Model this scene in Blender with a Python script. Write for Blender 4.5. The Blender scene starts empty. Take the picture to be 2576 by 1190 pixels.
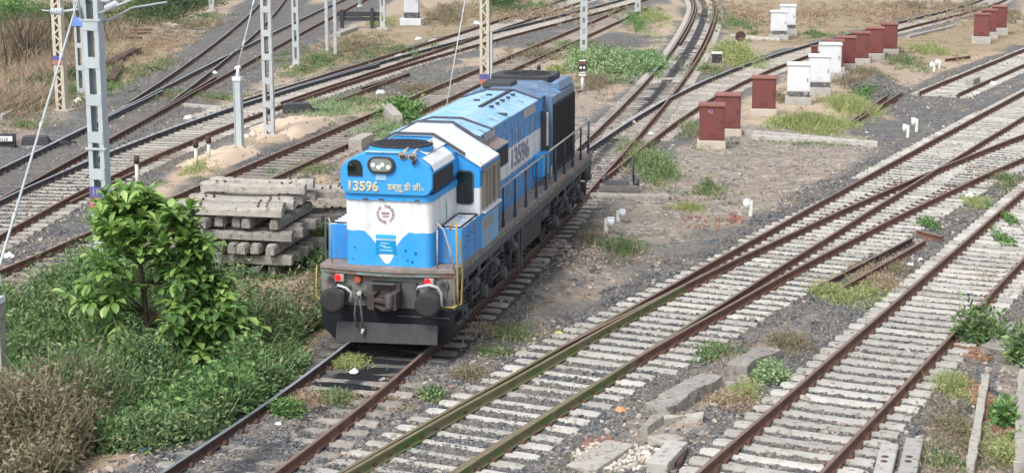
import bpy, math, random, sys
import numpy as np
from mathutils import Vector, Matrix

# ------------------------------------------------------------------ camera, world, sun, exposure
S = bpy.context.scene
C = S.collection
CAM_F, CAM_PITCH, CAM_H = 4450.0, math.radians(11.35), 9.30      # focal length in 2576-px-wide image units; height above the rails
cam_d = bpy.data.cameras.new('camera')
cam_d.sensor_width = 36.0
cam_d.lens = 36.0 * CAM_F / 2576.0
cam_d.clip_start, cam_d.clip_end = 0.5, 3000.0
cam = bpy.data.objects.new('camera', cam_d)
C.objects.link(cam)
cam.location = (0, 0, CAM_H)
cam.rotation_euler = (math.pi / 2 - CAM_PITCH, 0, 0)
S.camera = cam

SUN_EL, SUN_AZ = math.radians(52), math.radians(215)             # azimuth clockwise from +Y: behind the camera, to the left
W = bpy.data.worlds.new('World'); S.world = W; W.use_nodes = True
wn, wl = W.node_tree.nodes, W.node_tree.links
wn.clear()
sky = wn.new('ShaderNodeTexSky'); sky.sky_type = 'NISHITA'; sky.sun_disc = False
sky.sun_elevation = SUN_EL; sky.sun_rotation = SUN_AZ
sky.air_density = 1.0; sky.dust_density = 4.0; sky.ozone_density = 1.0
bgn = wn.new('ShaderNodeBackground'); bgn.inputs['Strength'].default_value = 0.13
hsv = wn.new('ShaderNodeHueSaturation'); hsv.inputs['Saturation'].default_value = 0.32
wo = wn.new('ShaderNodeOutputWorld')
wl.new(sky.outputs[0], hsv.inputs['Color']); wl.new(hsv.outputs[0], bgn.inputs[0]); wl.new(bgn.outputs[0], wo.inputs[0])
sun_d = bpy.data.lights.new('sun', 'SUN'); sun_d.energy = 0.95; sun_d.angle = math.radians(14); sun_d.color = (1.0, 0.96, 0.9)
sun = bpy.data.objects.new('sun', sun_d); C.objects.link(sun)
sun.rotation_euler = Vector((math.sin(SUN_AZ) * math.cos(SUN_EL), math.cos(SUN_AZ) * math.cos(SUN_EL), math.sin(SUN_EL))).to_track_quat('Z', 'Y').to_euler()
S.view_settings.view_transform = 'Standard'; S.view_settings.look = 'None'
S.view_settings.exposure = 0.93; S.view_settings.gamma = 1.0
S.render.engine = 'CYCLES'
S.cycles.max_bounces = 5; S.cycles.diffuse_bounces = 3; S.cycles.glossy_bounces = 2; S.cycles.transparent_max_bounces = 4

random.seed(7); RNG = np.random.default_rng(11)
PI = math.pi

# ------------------------------------------------------------------ helpers
def vnoise(x, y, s, seed=0):
    """smooth value noise, 0..1"""
    x = np.asarray(x, float) / s; y = np.asarray(y, float) / s
    xi, yi = np.floor(x).astype(np.int64), np.floor(y).astype(np.int64)
    fx, fy = x - xi, y - yi
    fx, fy = fx * fx * (3 - 2 * fx), fy * fy * (3 - 2 * fy)
    def h(a, b):
        n = (a * 374761393 + b * 668265263 + seed * 362437) & 0x7fffffff
        n = ((n ^ (n >> 13)) * 1274126177) & 0x7fffffff
        return ((n ^ (n >> 16)) & 0xffff) / 65535.0
    return (h(xi, yi) * (1 - fx) + h(xi + 1, yi) * fx) * (1 - fy) + (h(xi, yi + 1) * (1 - fx) + h(xi + 1, yi + 1) * fx) * fy

# every track: centre line x(y) as a polynomial of (y-80)/60, from y0 to y1, gauge between rail centres
TRACKS = {
 "A": ([-1.681,1.431,0.967,-1.042,-1.916,10.8,6.528], 24.0, 149.0, 1.72),
 "B": ([-8.422,5.707,11.412,19.899,8.736], 56.0, 146.0, 1.8),
 "C": ([-0.357,0.128,13.914,-3.021], 40.0, 134.0, 1.72),
 "D": ([-3.612,7.382,14.534,-9.5], 44.0, 146.0, 1.86),
 "E": ([-0.184,14.459,-9.894], 76.0, 148.0, 1.86),
 "F": ([0.461,-0.167,2.075,-15.204], 48.0, 152.0, 1.8),
 "G": ([-1.616,-1.56,-15.7], 76.0, 152.0, 1.74),
 "H": ([0.799,30.292,24.231], 21.0, 84.0, 1.7),
 "I": ([7.58,42.927,29.923], 34.0, 68.0, 1.7),
 "J": ([28.874,29.417], 21.0, 58.0, 1.79),
 "K": ([30.729,19.556], 79.3, 104.0, 1.73)}
TK = {}
for k, (c, a, b, g) in TRACKS.items():
    yy = np.arange(a, b + .01, .5)
    xx = np.polyval(c, (yy - 80) / 60)
    TK[k] = (xx, yy)
def tdist(k, x, y):
    """distance from track centre lines (numpy arrays)"""
    xx, yy = TK[k]
    yc = np.clip(y, yy[0], yy[-1])
    xc = np.interp(yc, yy, xx); h = np.gradient(xx, yy); hc = np.interp(yc, yy, h)
    return np.where((y < yy[0] - 1) | (y > yy[-1] + 1), 99.0, np.abs(x - xc) / np.hypot(1, hc))
def sstep(a, b, v):
    t = np.clip((v - a) / (b - a), 0, 1); return t * t * (3 - 2 * t)
# level of the ballast beside each track (rail head = 0; the sleepers' tops lie at -0.172)
LEVEL = {"A": -.215, "B": -.24, "C": -.225, "D": -.23, "E": -.22, "F": -.215, "G": -.175, "H": -.232, "I": -.23, "J": -.262, "K": -.225}
MOUNDS = []      # x, y, rx, ry, height, angle
def gz(x, y):
    x = np.asarray(x, float); y = np.asarray(y, float)
    base = -.30 + .07 * (vnoise(x, y, 3.1, 1) - .5) + .05 * (vnoise(x, y, .9, 2) - .5)
    far = np.clip((-x - 16) / 8, 0, 1) * np.clip((90 - y) / 20, 0, 1)
    base = base + far * .5
    num = base * .02; den = np.full_like(base, .02)
    for k in TK:
        d = tdist(k, x, y)
        w = (1 - sstep(1.4, 2.6, d)) * (1.0 if k not in 'E' else .6)
        w = np.where(w > 0, w * w, 0) * 4
        num = num + w * (LEVEL[k] + .012 * (vnoise(x, y, .35, 3) - .5) + ({'A': .085, 'C': .05, 'H': .03, 'I': .03}.get(k, .015)) * (vnoise(x, y, .8, 13) - .45)); den = den + w
    z = num / den
    mf = sstep(1.1, 2.0, np.minimum(tdist('C', x, y), tdist('D', x, y))) if MOUNDS else 1
    for mx, my, rx, ry, h, an in MOUNDS:
        dx, dy = x - mx, y - my; c, s = math.cos(an), math.sin(an)
        q = ((dx * c + dy * s) / rx) ** 2 + ((-dx * s + dy * c) / ry) ** 2
        q = q * (1 + .5 * (vnoise(x, y, .8, 9) - .5))
        z = z + h * np.exp(-q * 1.6) * mf
    return z
def at(u, v, dz=0.0):
    """the ground point seen at a place in the photograph (2576-wide units)"""
    x, y = u - 1288, v - 595
    d = (x, CAM_F * math.cos(CAM_PITCH) - y * math.sin(CAM_PITCH), -CAM_F * math.sin(CAM_PITCH) - y * math.cos(CAM_PITCH))
    z = -.25
    for _ in range(4):
        t = (z - CAM_H) / d[2]; px, py = d[0] * t, d[1] * t
        z = float(gz(px, py)) + dz
    return px, py, z
def ppm(y):           # image units per metre at ground distance y
    return CAM_F / (y * math.cos(CAM_PITCH) + CAM_H * math.sin(CAM_PITCH))

# ------------------------------------------------------------------ materials
def mat(name, col, rough=.8, col2=None, scale=3.0, amt=.5, bump=0.0, bscale=20.0, metal=0.0, col3=None, scale3=1.0, thr3=.62, rand=0.0, spec=.5, stretch=None, island=None, emit=None, estr=0.0):
    m = bpy.data.materials.new(name); m.use_nodes = True
    n, l = m.node_tree.nodes, m.node_tree.links
    p = n['Principled BSDF']; p.inputs['Roughness'].default_value = rough; p.inputs['Metallic'].default_value = metal
    p.inputs['Specular IOR Level'].default_value = spec
    tc = n.new('ShaderNodeTexCoord'); mp = n.new('ShaderNodeMapping'); l.new(tc.outputs['Object'], mp.inputs[0])
    if stretch: mp.inputs['Scale'].default_value = stretch
    oi = n.new('ShaderNodeObjectInfo'); cx = n.new('ShaderNodeVectorMath'); cx.operation = 'SCALE'; cx.inputs['Scale'].default_value = 37.0
    cc = n.new('ShaderNodeCombineXYZ')
    for i in range(3): l.new(oi.outputs['Random'], cc.inputs[i])
    l.new(cc.outputs[0], cx.inputs[0]); l.new(cx.outputs[0], mp.inputs['Location'])
    def noise(sc, det=5):
        t = n.new('ShaderNodeTexNoise'); t.inputs['Scale'].default_value = sc; t.inputs['Detail'].default_value = det; t.inputs['Roughness'].default_value = .6
        l.new(mp.outputs[0], t.inputs['Vector']); return t
    def mix(fac, a, b):
        x = n.new('ShaderNodeMix'); x.data_type = 'RGBA'
        if isinstance(fac, float): x.inputs[0].default_value = fac
        else: l.new(fac, x.inputs[0])
        for sock, v in ((6, a), (7, b)):
            if isinstance(v, tuple): x.inputs[sock].default_value = (*v, 1)
            else: l.new(v, x.inputs[sock])
        return x.outputs[2]
    def ramp(inp, a, b):
        r = n.new('ShaderNodeMapRange'); r.inputs[1].default_value = a; r.inputs[2].default_value = b; l.new(inp, r.inputs[0]); return r.outputs[0]
    out = None
    if island:                                     # light and dark leaves, stones
        g = n.new('ShaderNodeNewGeometry'); cr = n.new('ShaderNodeValToRGB'); l.new(g.outputs['Random Per Island'], cr.inputs[0])
        cr.color_ramp.elements[0].color = (*island[0], 1); cr.color_ramp.elements[-1].color = (*island[-1], 1)
        for i in range(1, len(island) - 1):
            e = cr.color_ramp.elements.new(i / (len(island) - 1)); e.color = (*island[i], 1)
        out = cr.outputs[0]
        if col2: out = mix(ramp(noise(scale).outputs[0], .42, .62), out, mix(float(amt), out, col2))
    else:
        out = col
        if col2: 
            f = n.new('ShaderNodeMath'); f.operation = 'MULTIPLY'; f.inputs[1].default_value = amt
            l.new(ramp(noise(scale).outputs[0], .35, .65), f.inputs[0]); out = mix(f.outputs[0], col, col2)
    if col3: out = mix(ramp(noise(scale3, 8).outputs[0], thr3, thr3 + .05), out, col3)
    if rand:
        h = n.new('ShaderNodeHueSaturation'); v = n.new('ShaderNodeMapRange'); l.new(oi.outputs['Random'], v.inputs[0])
        v.inputs[3].default_value = 1 - rand; v.inputs[4].default_value = 1 + rand; l.new(v.outputs[0], h.inputs['Value'])
        if isinstance(out, tuple): h.inputs['Color'].default_value = (*out, 1)
        else: l.new(out, h.inputs['Color'])
        out = h.outputs[0]
    if isinstance(out, tuple): p.inputs['Base Color'].default_value = (*out, 1)
    else: l.new(out, p.inputs['Base Color'])
    if bump:
        b = n.new('ShaderNodeBump'); b.inputs['Strength'].default_value = bump; b.inputs['Distance'].default_value = .02
        l.new(noise(bscale, 6).outputs[0], b.inputs['Height']); l.new(b.outputs[0], p.inputs['Normal'])
    if emit:
        p.inputs['Emission Color'].default_value = (*emit, 1); p.inputs['Emission Strength'].default_value = estr
    m['_mix'] = 0
    return m
def leafmat(name, cols, rough=.55, col2=None, trans=.25):
    m = mat(name, cols[0], rough, island=cols, col2=col2, scale=.8, amt=.6)
    n, l = m.node_tree.nodes, m.node_tree.links
    p = n['Principled BSDF']; src = p.inputs['Base Color'].links[0].from_socket
    t = n.new('ShaderNodeBsdfTranslucent'); l.new(src, t.inputs[0]); a = n.new('ShaderNodeMixShader'); a.inputs[0].default_value = trans
    l.new(p.outputs[0], a.inputs[1]); l.new(t.outputs[0], a.inputs[2]); l.new(a.outputs[0], n['Material Output'].inputs[0])
    return m

M = {}
M['conc'] = mat('concrete', (.39, .37, .335), .9, (.27, .25, .22), 6, .7, .5, 40, col3=(.19, .17, .14), scale3=9, thr3=.58, rand=.2)
M['conc_new'] = mat('pale concrete', (.44, .435, .41), .9, (.34, .325, .295), 4, .8, .4, 40, col3=(.22, .19, .155), scale3=7, thr3=.58, rand=.2)
M['conc_old'] = mat('weathered concrete', (.34, .325, .30), .95, (.21, .195, .175), 7, .8, .8, 30, col3=(.15, .135, .115), scale3=8, thr3=.56, rand=.2)
M['conc_brown'] = mat('soiled concrete', (.33, .295, .25), .95, (.21, .175, .14), 5, .8, .6, 30, rand=.15)
M['conc_dark'] = mat('oiled concrete', (.16, .15, .14), .95, (.09, .085, .08), 5, .8, .6, 30, rand=.15)
M['plinth'] = mat('cement plinth', (.52, .46, .40), .92, (.40, .35, .29), 3, .7, .5, 25)
M['plinthg'] = mat('grey plinth', (.42, .41, .38), .92, (.28, .27, .25), 3, .7, .5, 25)
M['rust'] = mat('rusty rail side', (.185, .095, .066), .85, (.085, .046, .036), 5, .8, .4, 30, stretch=(1, .3, 1))
M['rustd'] = mat('dark rusty rail side', (.095, .050, .040), .85, (.04, .025, .022), 5, .8, .4, 30)
M['head_rust'] = mat('unused rail head', (.215, .145, .12), .6, (.12, .08, .068), 6, .6)
M['head_shiny'] = mat('polished rail head', (.46, .50, .55), .3, (.30, .33, .37), 2, .5, metal=.65)
M['head_grey'] = mat('dull rail head', (.30, .30, .31), .4, (.19, .17, .16), 2, .6, metal=.4)
M['navy'] = mat('dark polished rail side', (.030, .036, .055), .6, (.06, .045, .04), 4, .6)
M['moss_rail'] = mat('mossy rail side', (.19, .175, .095), .8, (.13, .125, .07), 3, .8, .3, 30, col3=(.11, .155, .05), scale3=1.2, thr3=.5)
M['moss_head'] = mat('mossy rail head', (.20, .17, .10), .6, (.12, .085, .06), 5, .6)
M['clip'] = mat('rail clip', (.13, .062, .040), .85, (.06, .032, .025), 30, .7)
M['galv'] = mat('galvanised steel', (.47, .53, .56), .5, (.38, .44, .47), 2, .5, metal=.15)
M['galv2'] = mat('pale galvanised steel', (.48, .52, .54), .5, (.37, .40, .41), 2, .5, metal=.15)
M['cream'] = mat('cream paint', (.56, .52, .42), .6, (.42, .38, .30), 3, .6, col3=(.25, .15, .09), scale3=5, thr3=.66)
M['redbox'] = mat('oxide red paint', (.20, .050, .044), .7, (.125, .052, .050), 2.2, .9, .1, 12, col3=(.11, .04, .035), scale3=4, thr3=.6, rand=.12)
M['redlid'] = mat('dusty oxide red', (.25, .115, .10), .75, (.20, .07, .055), 4, .6, rand=.1)
M['whitebox'] = mat('white paint', (.66, .69, .72), .5, (.54, .56, .59), 2, .5, col3=(.45, .42, .38), scale3=5, thr3=.7, rand=.05)
M['black'] = mat('black paint', (.028, .030, .036), .6, (.05, .05, .055), 5, .6)
M['darkgrey'] = mat('dark grey', (.06, .065, .075), .7, (.035, .035, .04), 5, .6)
M['yellow'] = mat('worn yellow paint', (.40, .30, .085), .6, (.24, .17, .08), 8, .6)
M['blueplate'] = mat('blue enamel', (.085, .09, .28), .6, (.15, .12, .32), 20, .4)
M['orangeplate'] = mat('orange enamel', (.42, .17, .12), .6, (.36, .17, .17), 20, .4)
M['pinktext'] = mat('faded lettering', (.42, .28, .48), .6)
M['lbluep'] = mat('bright blue plate', (.10, .25, .75), .5, (.25, .30, .60), 20, .4)
M['sand'] = mat('sand', (.60, .475, .365), .95, (.47, .36, .27), 1.5, .6, .4, 30)
M['litter'] = mat('white plastic', (.75, .76, .77), .5)
M['litter_b'] = mat('blue plastic', (.10, .30, .50), .4)
M['litter_o'] = mat('orange scrap', (.50, .27, .13), .7)
M['litter_y'] = mat('yellow scrap', (.70, .62, .15), .7)
M['wood'] = mat('bark', (.14, .10, .075), .9, (.07, .05, .04), 12, .8, .6, 30)
M['post_w'] = mat('white post', (.70, .73, .64), .6, (.55, .58, .50), 6, .5)
M['cap_w'] = mat('white cap', (.74, .78, .84), .5, (.6, .64, .7), 6, .4)
M['dirtyred'] = mat('broken brick', (.24, .115, .085), .95, (.34, .24, .19), 8, .5, rand=.2)
M['lens_red'] = mat('red lens lit', (.6, .01, .01), .3, emit=(.9, .01, .02), estr=1.0)
M['lens_w'] = mat('lit lamp', (.8, .9, .85), .3, emit=(.9, 1, .95), estr=1.3)
M['green'] = mat('green painted rail', (.12, .22, .18), .6, (.2, .3, .27), 5, .5)

# ------------------------------------------------------------------ mesh builder
class MB:
    def __init__(s): s.v, s.f, s.m, s.sm = [], [], [], []
    def add(s, vs, fs, mi=0, smooth=False, T=None):
        o = len(s.v)
        for v in vs: s.v.append(tuple(T @ Vector(v)) if T is not None else tuple(v))
        for f in fs: s.f.append([i + o for i in f]); s.m.append(mi); s.sm.append(smooth)
        return s
    def box(s, x0, x1, y0, y1, z0, z1, mi=0, T=None, top=(1, 1)):
        cx, cy = (x0 + x1) / 2, (y0 + y1) / 2; a, b = top
        vs = [(x0, y0, z0), (x1, y0, z0), (x1, y1, z0), (x0, y1, z0)] + [(cx + (x - cx) * a, cy + (y - cy) * b, z1) for x, y in ((x0, y0), (x1, y0), (x1, y1), (x0, y1))]
        return s.add(vs, [(3, 2, 1, 0), (4, 5, 6, 7), (0, 1, 5, 4), (1, 2, 6, 5), (2, 3, 7, 6), (3, 0, 4, 7)], mi, False, T)
    def tube(s, pts, r, n=8, mi=0, T=None, cap=True, smooth=True):
        pts = [Vector(p) for p in pts]; R = r if isinstance(r, (list, tuple)) else [r] * len(pts)
        vs, fs = [], []; up = None
        for i, p in enumerate(pts):
            d = (pts[min(i + 1, len(pts) - 1)] - pts[max(i - 1, 0)]).normalized()
            if up is None or abs(up.dot(d)) > .99: up = Vector((0, 0, 1)) if abs(d.z) < .9 else Vector((1, 0, 0))
            a = d.cross(up).normalized(); b = a.cross(d).normalized(); up = b
            for k in range(n):
                t = 2 * PI * k / n; vs.append(p + (a * math.cos(t) + b * math.sin(t)) * R[i])
        for i in range(len(pts) - 1):
            for k in range(n): fs.append((i * n + k, i * n + (k + 1) % n, (i + 1) * n + (k + 1) % n, (i + 1) * n + k))
        s.add(vs, fs, mi, smooth, T)
        if cap: s.add([vs[k] for k in range(n)], [tuple(range(n))], mi, False, T); s.add([vs[-n + k] for k in range(n)], [tuple(range(n))[::-1]], mi, False, T)
        return s
    def prism(s, prof, a0, a1, axis='y', mi=0, T=None, smooth=False, caps=True):
        """profile [(p,q)] swept along an axis: y -> (p,a,q); x -> (a,p,q); z -> (p,q,a)"""
        n = len(prof); f = {'y': lambda p, q, a: (p, a, q), 'x': lambda p, q, a: (a, p, q), 'z': lambda p, q, a: (p, q, a)}[axis]
        vs = [f(p, q, a0) for p, q in prof] + [f(p, q, a1) for p, q in prof]
        s.add(vs, [(i, (i + 1) % n, n + (i + 1) % n, n + i) for i in range(n)], mi, smooth, T)
        if caps: s.add(vs, [tuple(range(n))[::-1], tuple(range(n, 2 * n))], mi, False, T)
        return s
    def disc(s, c, nrm, r, n=20, mi=0, depth=.0, r2=None, T=None):
        c = Vector(c); d = Vector(nrm).normalized()
        s.tube([c, c + d * max(depth, .002)], [r, r2 if r2 is not None else r], n, mi, T); return s
    def build(s, name, mats, parent=None, bevel=0.0, loc=None, rot=None, fixn=True):
        me = bpy.data.meshes.new(name); me.from_pydata(s.v, [], s.f)
        for m in (mats if isinstance(mats, (list, tuple)) else [mats]): me.materials.append(M[m] if isinstance(m, str) else m)
        me.polygons.foreach_set('material_index', s.m); me.polygons.foreach_set('use_smooth', s.sm)
        if fixn:
            import bmesh
            b = bmesh.new(); b.from_mesh(me); bmesh.ops.remove_doubles(b, verts=b.verts, dist=1e-5); bmesh.ops.recalc_face_normals(b, faces=b.faces); b.to_mesh(me); b.free()
        o = bpy.data.objects.new(name, me); C.objects.link(o)
        if parent: o.parent = parent
        if loc: o.location = loc
        if rot: o.rotation_euler = rot
        if bevel:
            bv = o.modifiers.new('bevel', 'BEVEL'); bv.width = bevel; bv.segments = 2; bv.limit_method = 'ANGLE'; bv.angle_limit = .7
        return o
def bigmesh(name, V, F, mats, midx=None, parent=None, smooth=False):
    V = np.asarray(V, np.float32); F = np.asarray(F, np.int32); me = bpy.data.meshes.new(name)
    k = F.shape[1]; me.vertices.add(len(V)); me.vertices.foreach_set('co', V.ravel())
    me.loops.add(F.size); me.loops.foreach_set('vertex_index', F.ravel())
    me.polygons.add(len(F)); me.polygons.foreach_set('loop_start', np.arange(0, F.size, k, dtype=np.int32))
    me.update(calc_edges=True)
    for m in (mats if isinstance(mats, (list, tuple)) else [mats]): me.materials.append(M[m] if isinstance(m, str) else m)
    if midx is not None: me.polygons.foreach_set('material_index', np.asarray(midx, np.int32))
    me.polygons.foreach_set('use_smooth', np.full(len(F), smooth))
    me.validate(); me.update()
    o = bpy.data.objects.new(name, me); C.objects.link(o)
    if parent: o.parent = parent
    return o
def empty(name, loc, rz=0.0, label=None, cat=None, group=None):
    o = bpy.data.objects.new(name, None); C.objects.link(o); o.location = loc; o.rotation_euler = (0, 0, rz); o.empty_display_size = .2
    if label: tag(o, label, cat, group)
    return o
def tag(o, label=None, cat=None, group=None, kind=None):
    if label: o['label'] = label
    if cat: o['category'] = cat
    if group: o['group'] = group
    if kind: o['kind'] = kind
    return o
def text_mesh(body, size, mi, name, parent, loc, rot, extr=.004, ali='LEFT', sx=1.0, bold=0.0):
    cu = bpy.data.curves.new(name, 'FONT'); cu.body = body; cu.size = size; cu.extrude = extr; cu.align_x = ali; cu.bevel_depth = bold; cu.bevel_resolution = 0
    t = bpy.data.objects.new(name + '_tmp', cu); C.objects.link(t)
    dg = bpy.context.evaluated_depsgraph_get(); me = bpy.data.meshes.new_from_object(t.evaluated_get(dg))
    bpy.data.objects.remove(t); me.materials.clear(); me.materials.append(M[mi] if isinstance(mi, str) else mi)
    o = bpy.data.objects.new(name, me); C.objects.link(o); o.parent = parent; o.location = loc; o.rotation_euler = rot; o.scale = (sx, 1, 1)
    return o

# ------------------------------------------------------------------ ground
def mound(u, v, ru, rv, h, an=0.0):
    x, y, _ = at(u, v); k = ppm(y); sy = k * (CAM_H / (y)) * .98
    MOUNDS.append((x, y, ru / k, rv / sy, h, an)); return (x, y, ru / k, rv / sy, h, an)
SANDS = [mound(748, 335, 140, 46, .45), mound(570, 410, 135, 46, .40), mound(1560, 95, 60, 30, .1)]
HEAPS = [mound(2208, 226, 52, 16, .55), mound(40, 250, 120, 60, .5)]

def ground():
    def axis(a, b, fine0, fine1, d0, d1):
        p = list(np.arange(fine0, fine1 + 1e-6, d0)); q = [fine0]; s = d0
        while q[-1] > a: s *= 1.18; q.append(q[-1] - min(s, d1))
        r = [fine1]; s = d0
        while r[-1] < b: s *= 1.18; r.append(r[-1] + min(s, d1))
        return np.array(q[::-1][:-1] + p + r[1:])
    xs = axis(-420, 460, -24, 32, .2, 60); ys = axis(-60, 900, 20, 110, .2, 60)
    X, Y = np.meshgrid(xs, ys); Z = gz(X, Y)
    V = np.stack([X.ravel(), Y.ravel(), Z.ravel()], 1)
    nx, ny = len(xs), len(ys); i = np.arange((nx - 1) * (ny - 1)); r, c = i // (nx - 1), i % (nx - 1); a = r * nx + c
    F = np.stack([a, a + 1, a + nx + 1, a + nx], 1)
    # zones
    x, y = V[:, 0], V[:, 1]
    n1, n2, n3 = vnoise(x, y, 1.7, 21), vnoise(x, y, .6, 22), vnoise(x, y, 6, 23)
    bal = np.zeros_like(x)
    wid = {"A": 1.6, "B": 1.9, "C": 1.5, "D": 2.3, "E": 1.9, "F": 2.6, "G": 2.7, "H": 2.2, "I": 2.1, "J": 2.0, "K": 2.1}
    for k in TK:
        d = tdist(k, x, y) + (n1 - .5) * .9 + (n2 - .5) * .5
        bal = np.maximum(bal, 1 - sstep(wid[k] - .3, wid[k] + .4, d))
    # wide ballast apron beyond the stub track and between D and C
    def blob(u, v, ru, rv, s=1.0):
        px, py, _ = at(u, v); k = ppm(py); q = ((x - px) / (ru / k)) ** 2 + ((y - py) / (rv / (k * CAM_H / py))) ** 2
        return s * (1 - sstep(.6, 1.3, q + (n1 - .5) * .6 + (n2 - .5) * .4))
    for b in ((2330, 275, 150, 55), (2420, 250, 150, 40), (1050, 205, 240, 38), (1420, 100, 240, 26), (150, 560, 260, 60), (620, 130, 120, 60), (700, 60, 90, 50), (2400, 690, 180, 60), (2240, 330, 110, 40), (1290, 720, 70, 70)):
        bal = np.maximum(bal, blob(*b))
    for b in ((1480, 800, 150, 50), (1640, 650, 120, 45), (1380, 860, 120, 40), (1800, 600, 90, 30)): bal = np.maximum(bal, blob(*b, .6))
    dry = np.zeros_like(x)
    for b in ((80, 130, 260, 170), (420, 130, 180, 90), (1300, 50, 330, 60), (2160, 60, 420, 70), (1900, 60, 150, 60), (620, 900, 420, 400), (760, 700, 160, 90), (900, 130, 230, 60)):
        dry = np.maximum(dry, blob(*b, .9))
    tan = np.zeros_like(x)
    for b in ((742, 335, 150, 45), (560, 410, 140, 48), (1550, 100, 110, 45), (640, 250, 160, 30), (2050, 260, 330, 60), (2480, 150, 180, 40), (480, 130, 120, 60), (1330, 60, 200, 45), (1620, 260, 100, 60), (1010, 300, 180, 60), (700, 745, 130, 60), (430, 480, 90, 60), (400, 590, 110, 40), (20, 830, 70, 30), (330, 1150, 110, 40), (560, 250, 140, 40), (700, 400, 200, 30), (760, 470, 60, 40)):
        tan = np.maximum(tan, blob(*b, .85))
    tan = np.maximum(tan, .55 * sstep(60, 100, y)) * (1 - bal)
    dry *= (1 - bal)
    # black oil between the rails, plus shade painted in under the locomotive
    oil = (1 - sstep(.12, .42, tdist('A', x, y) + (n2 - .5) * .35)) * sstep(60, 68, y) * .9
    oil = np.maximum(oil, (1 - sstep(.6, .95, tdist('A', x, y) + (n2 - .5) * .5)) * (1 - sstep(34.5, 36, y)) * sstep(30, 32.5, y))
    oil = np.maximum(oil, (1 - sstep(1.2, 2.0, tdist('A', x, y) + (n2 - .5) * .6)) * sstep(33.5, 35, y) * (1 - sstep(50, 53, y)) * .72)  # painted shade: darkens the ground beneath the locomotive, not an oil spill
    oil = np.maximum(oil, (1 - sstep(.1, .45, tdist('A', x, y) + (n1 - .5) * .5)) * (1 - sstep(30, 33, y)) * .55)
    col = np.stack([bal, dry, tan, np.ones_like(x)], 1).astype(np.float32)
    m = bpy.data.materials.new('yard ground'); m.use_nodes = True
    n, l = m.node_tree.nodes, m.node_tree.links; p = n['Principled BSDF']; p.inputs['Roughness'].default_value = .95; p.inputs['Specular IOR Level'].default_value = .2
    tc = n.new('ShaderNodeTexCoord')
    def noise(sc, det=5, ro=.6):
        t = n.new('ShaderNodeTexNoise'); t.inputs['Scale'].default_value = sc; t.inputs['Detail'].default_value = det; t.inputs['Roughness'].default_value = ro; l.new(tc.outputs['Object'], t.inputs['Vector']); return t.outputs[0]
    def rg(i, a, b, c=0.0, d=1.0):
        r = n.new('ShaderNodeMapRange'); r.inputs[1].default_value = a; r.inputs[2].default_value = b; r.inputs[3].default_value = c; r.inputs[4].default_value = d; l.new(i, r.inputs[0]); return r.outputs[0]
    def mix(f, a, b):
        x = n.new('ShaderNodeMix'); x.data_type = 'RGBA'; l.new(f, x.inputs[0])
        for s_, v in ((6, a), (7, b)):
            if isinstance(v, tuple): x.inputs[s_].default_value = (*v, 1)
            else: l.new(v, x.inputs[s_])
        return x.outputs[2]
    def mul(a, b):
        x = n.new('ShaderNodeMath'); x.operation = 'MULTIPLY'; l.new(a, x.inputs[0])
        if isinstance(b, float): x.inputs[1].default_value = b
        else: l.new(b, x.inputs[1])
        return x.outputs[0]
    def ramp(i, cols):
        cr = n.new('ShaderNodeValToRGB'); l.new(i, cr.inputs[0]); cr.color_ramp.interpolation = 'LINEAR'
        cr.color_ramp.elements[0].color = (*cols[0], 1); cr.color_ramp.elements[-1].color = (*cols[-1], 1)
        for i_ in range(1, len(cols) - 1):
            e = cr.color_ramp.elements.new(i_ / (len(cols) - 1)); e.color = (*cols[i_], 1)
        return cr.outputs[0]
    at_ = n.new('ShaderNodeAttribute'); at_.attribute_name = 'zone'; sp = n.new('ShaderNodeSeparateColor'); l.new(at_.outputs[0], sp.inputs[0])
    oa = n.new('ShaderNodeAttribute'); oa.attribute_name = 'oil'
    vo = n.new('ShaderNodeTexVoronoi'); vo.inputs['Scale'].default_value = 17; l.new(tc.outputs['Object'], vo.inputs['Vector'])
    vs = n.new('ShaderNodeSeparateColor'); l.new(vo.outputs['Color'], vs.inputs[0])
    stone = ramp(vs.outputs[0], ((.05, .058, .070), (.085, .094, .108), (.125, .132, .143), (.175, .172, .168), (.25, .225, .195)))
    vo2 = n.new('ShaderNodeTexVoronoi'); vo2.inputs['Scale'].default_value = 7; l.new(tc.outputs['Object'], vo2.inputs['Vector'])
    v2 = n.new('ShaderNodeSeparateColor'); l.new(vo2.outputs['Color'], v2.inputs[0])
    dirt = ramp(noise(2.6, 9, .7), ((.14, .122, .102), (.215, .187, .158), (.295, .257, .218), (.38, .335, .285)))
    dirt = mix(mul(rg(v2.outputs[0], .72, .76), rg(noise(1.1), .42, .58)), dirt, (.42, .38, .33))
    dirt = mix(mul(rg(v2.outputs[1], .70, .74), rg(noise(1.7), .42, .55)), dirt, (.115, .12, .135))
    dirt = mix(mul(rg(vs.outputs[1], .82, .84), rg(noise(.8), .45, .6)), dirt, (.36, .27, .21))
    tanc = ramp(noise(1.9, 9, .7), ((.24, .19, .14), (.38, .295, .215), (.51, .40, .30), (.60, .49, .38)))
    dryc = ramp(noise(3.5, 9, .75), ((.10, .085, .05), (.22, .175, .115), (.36, .28, .195), (.47, .375, .27)))
    dryc = mix(rg(noise(1.3, 6), .52, .64), dryc, (.115, .135, .05))
    grass = rg(noise(.55, 7, .7), .58, .66)
    c = mix(rg(noise(1.4, 8, .7), .1, .9), dirt, dirt)
    c = mix(sp.outputs[2], c, tanc); c = mix(sp.outputs[1], c, dryc)
    c = mix(mul(grass, .55), c, (.14, .15, .07))
    c = mix(sp.outputs[0], c, stone)
    c = mix(mul(mul(sp.outputs[0], rg(noise(.9, 8, .75), .50, .66)), .85), c, (.225, .195, .155))
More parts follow.
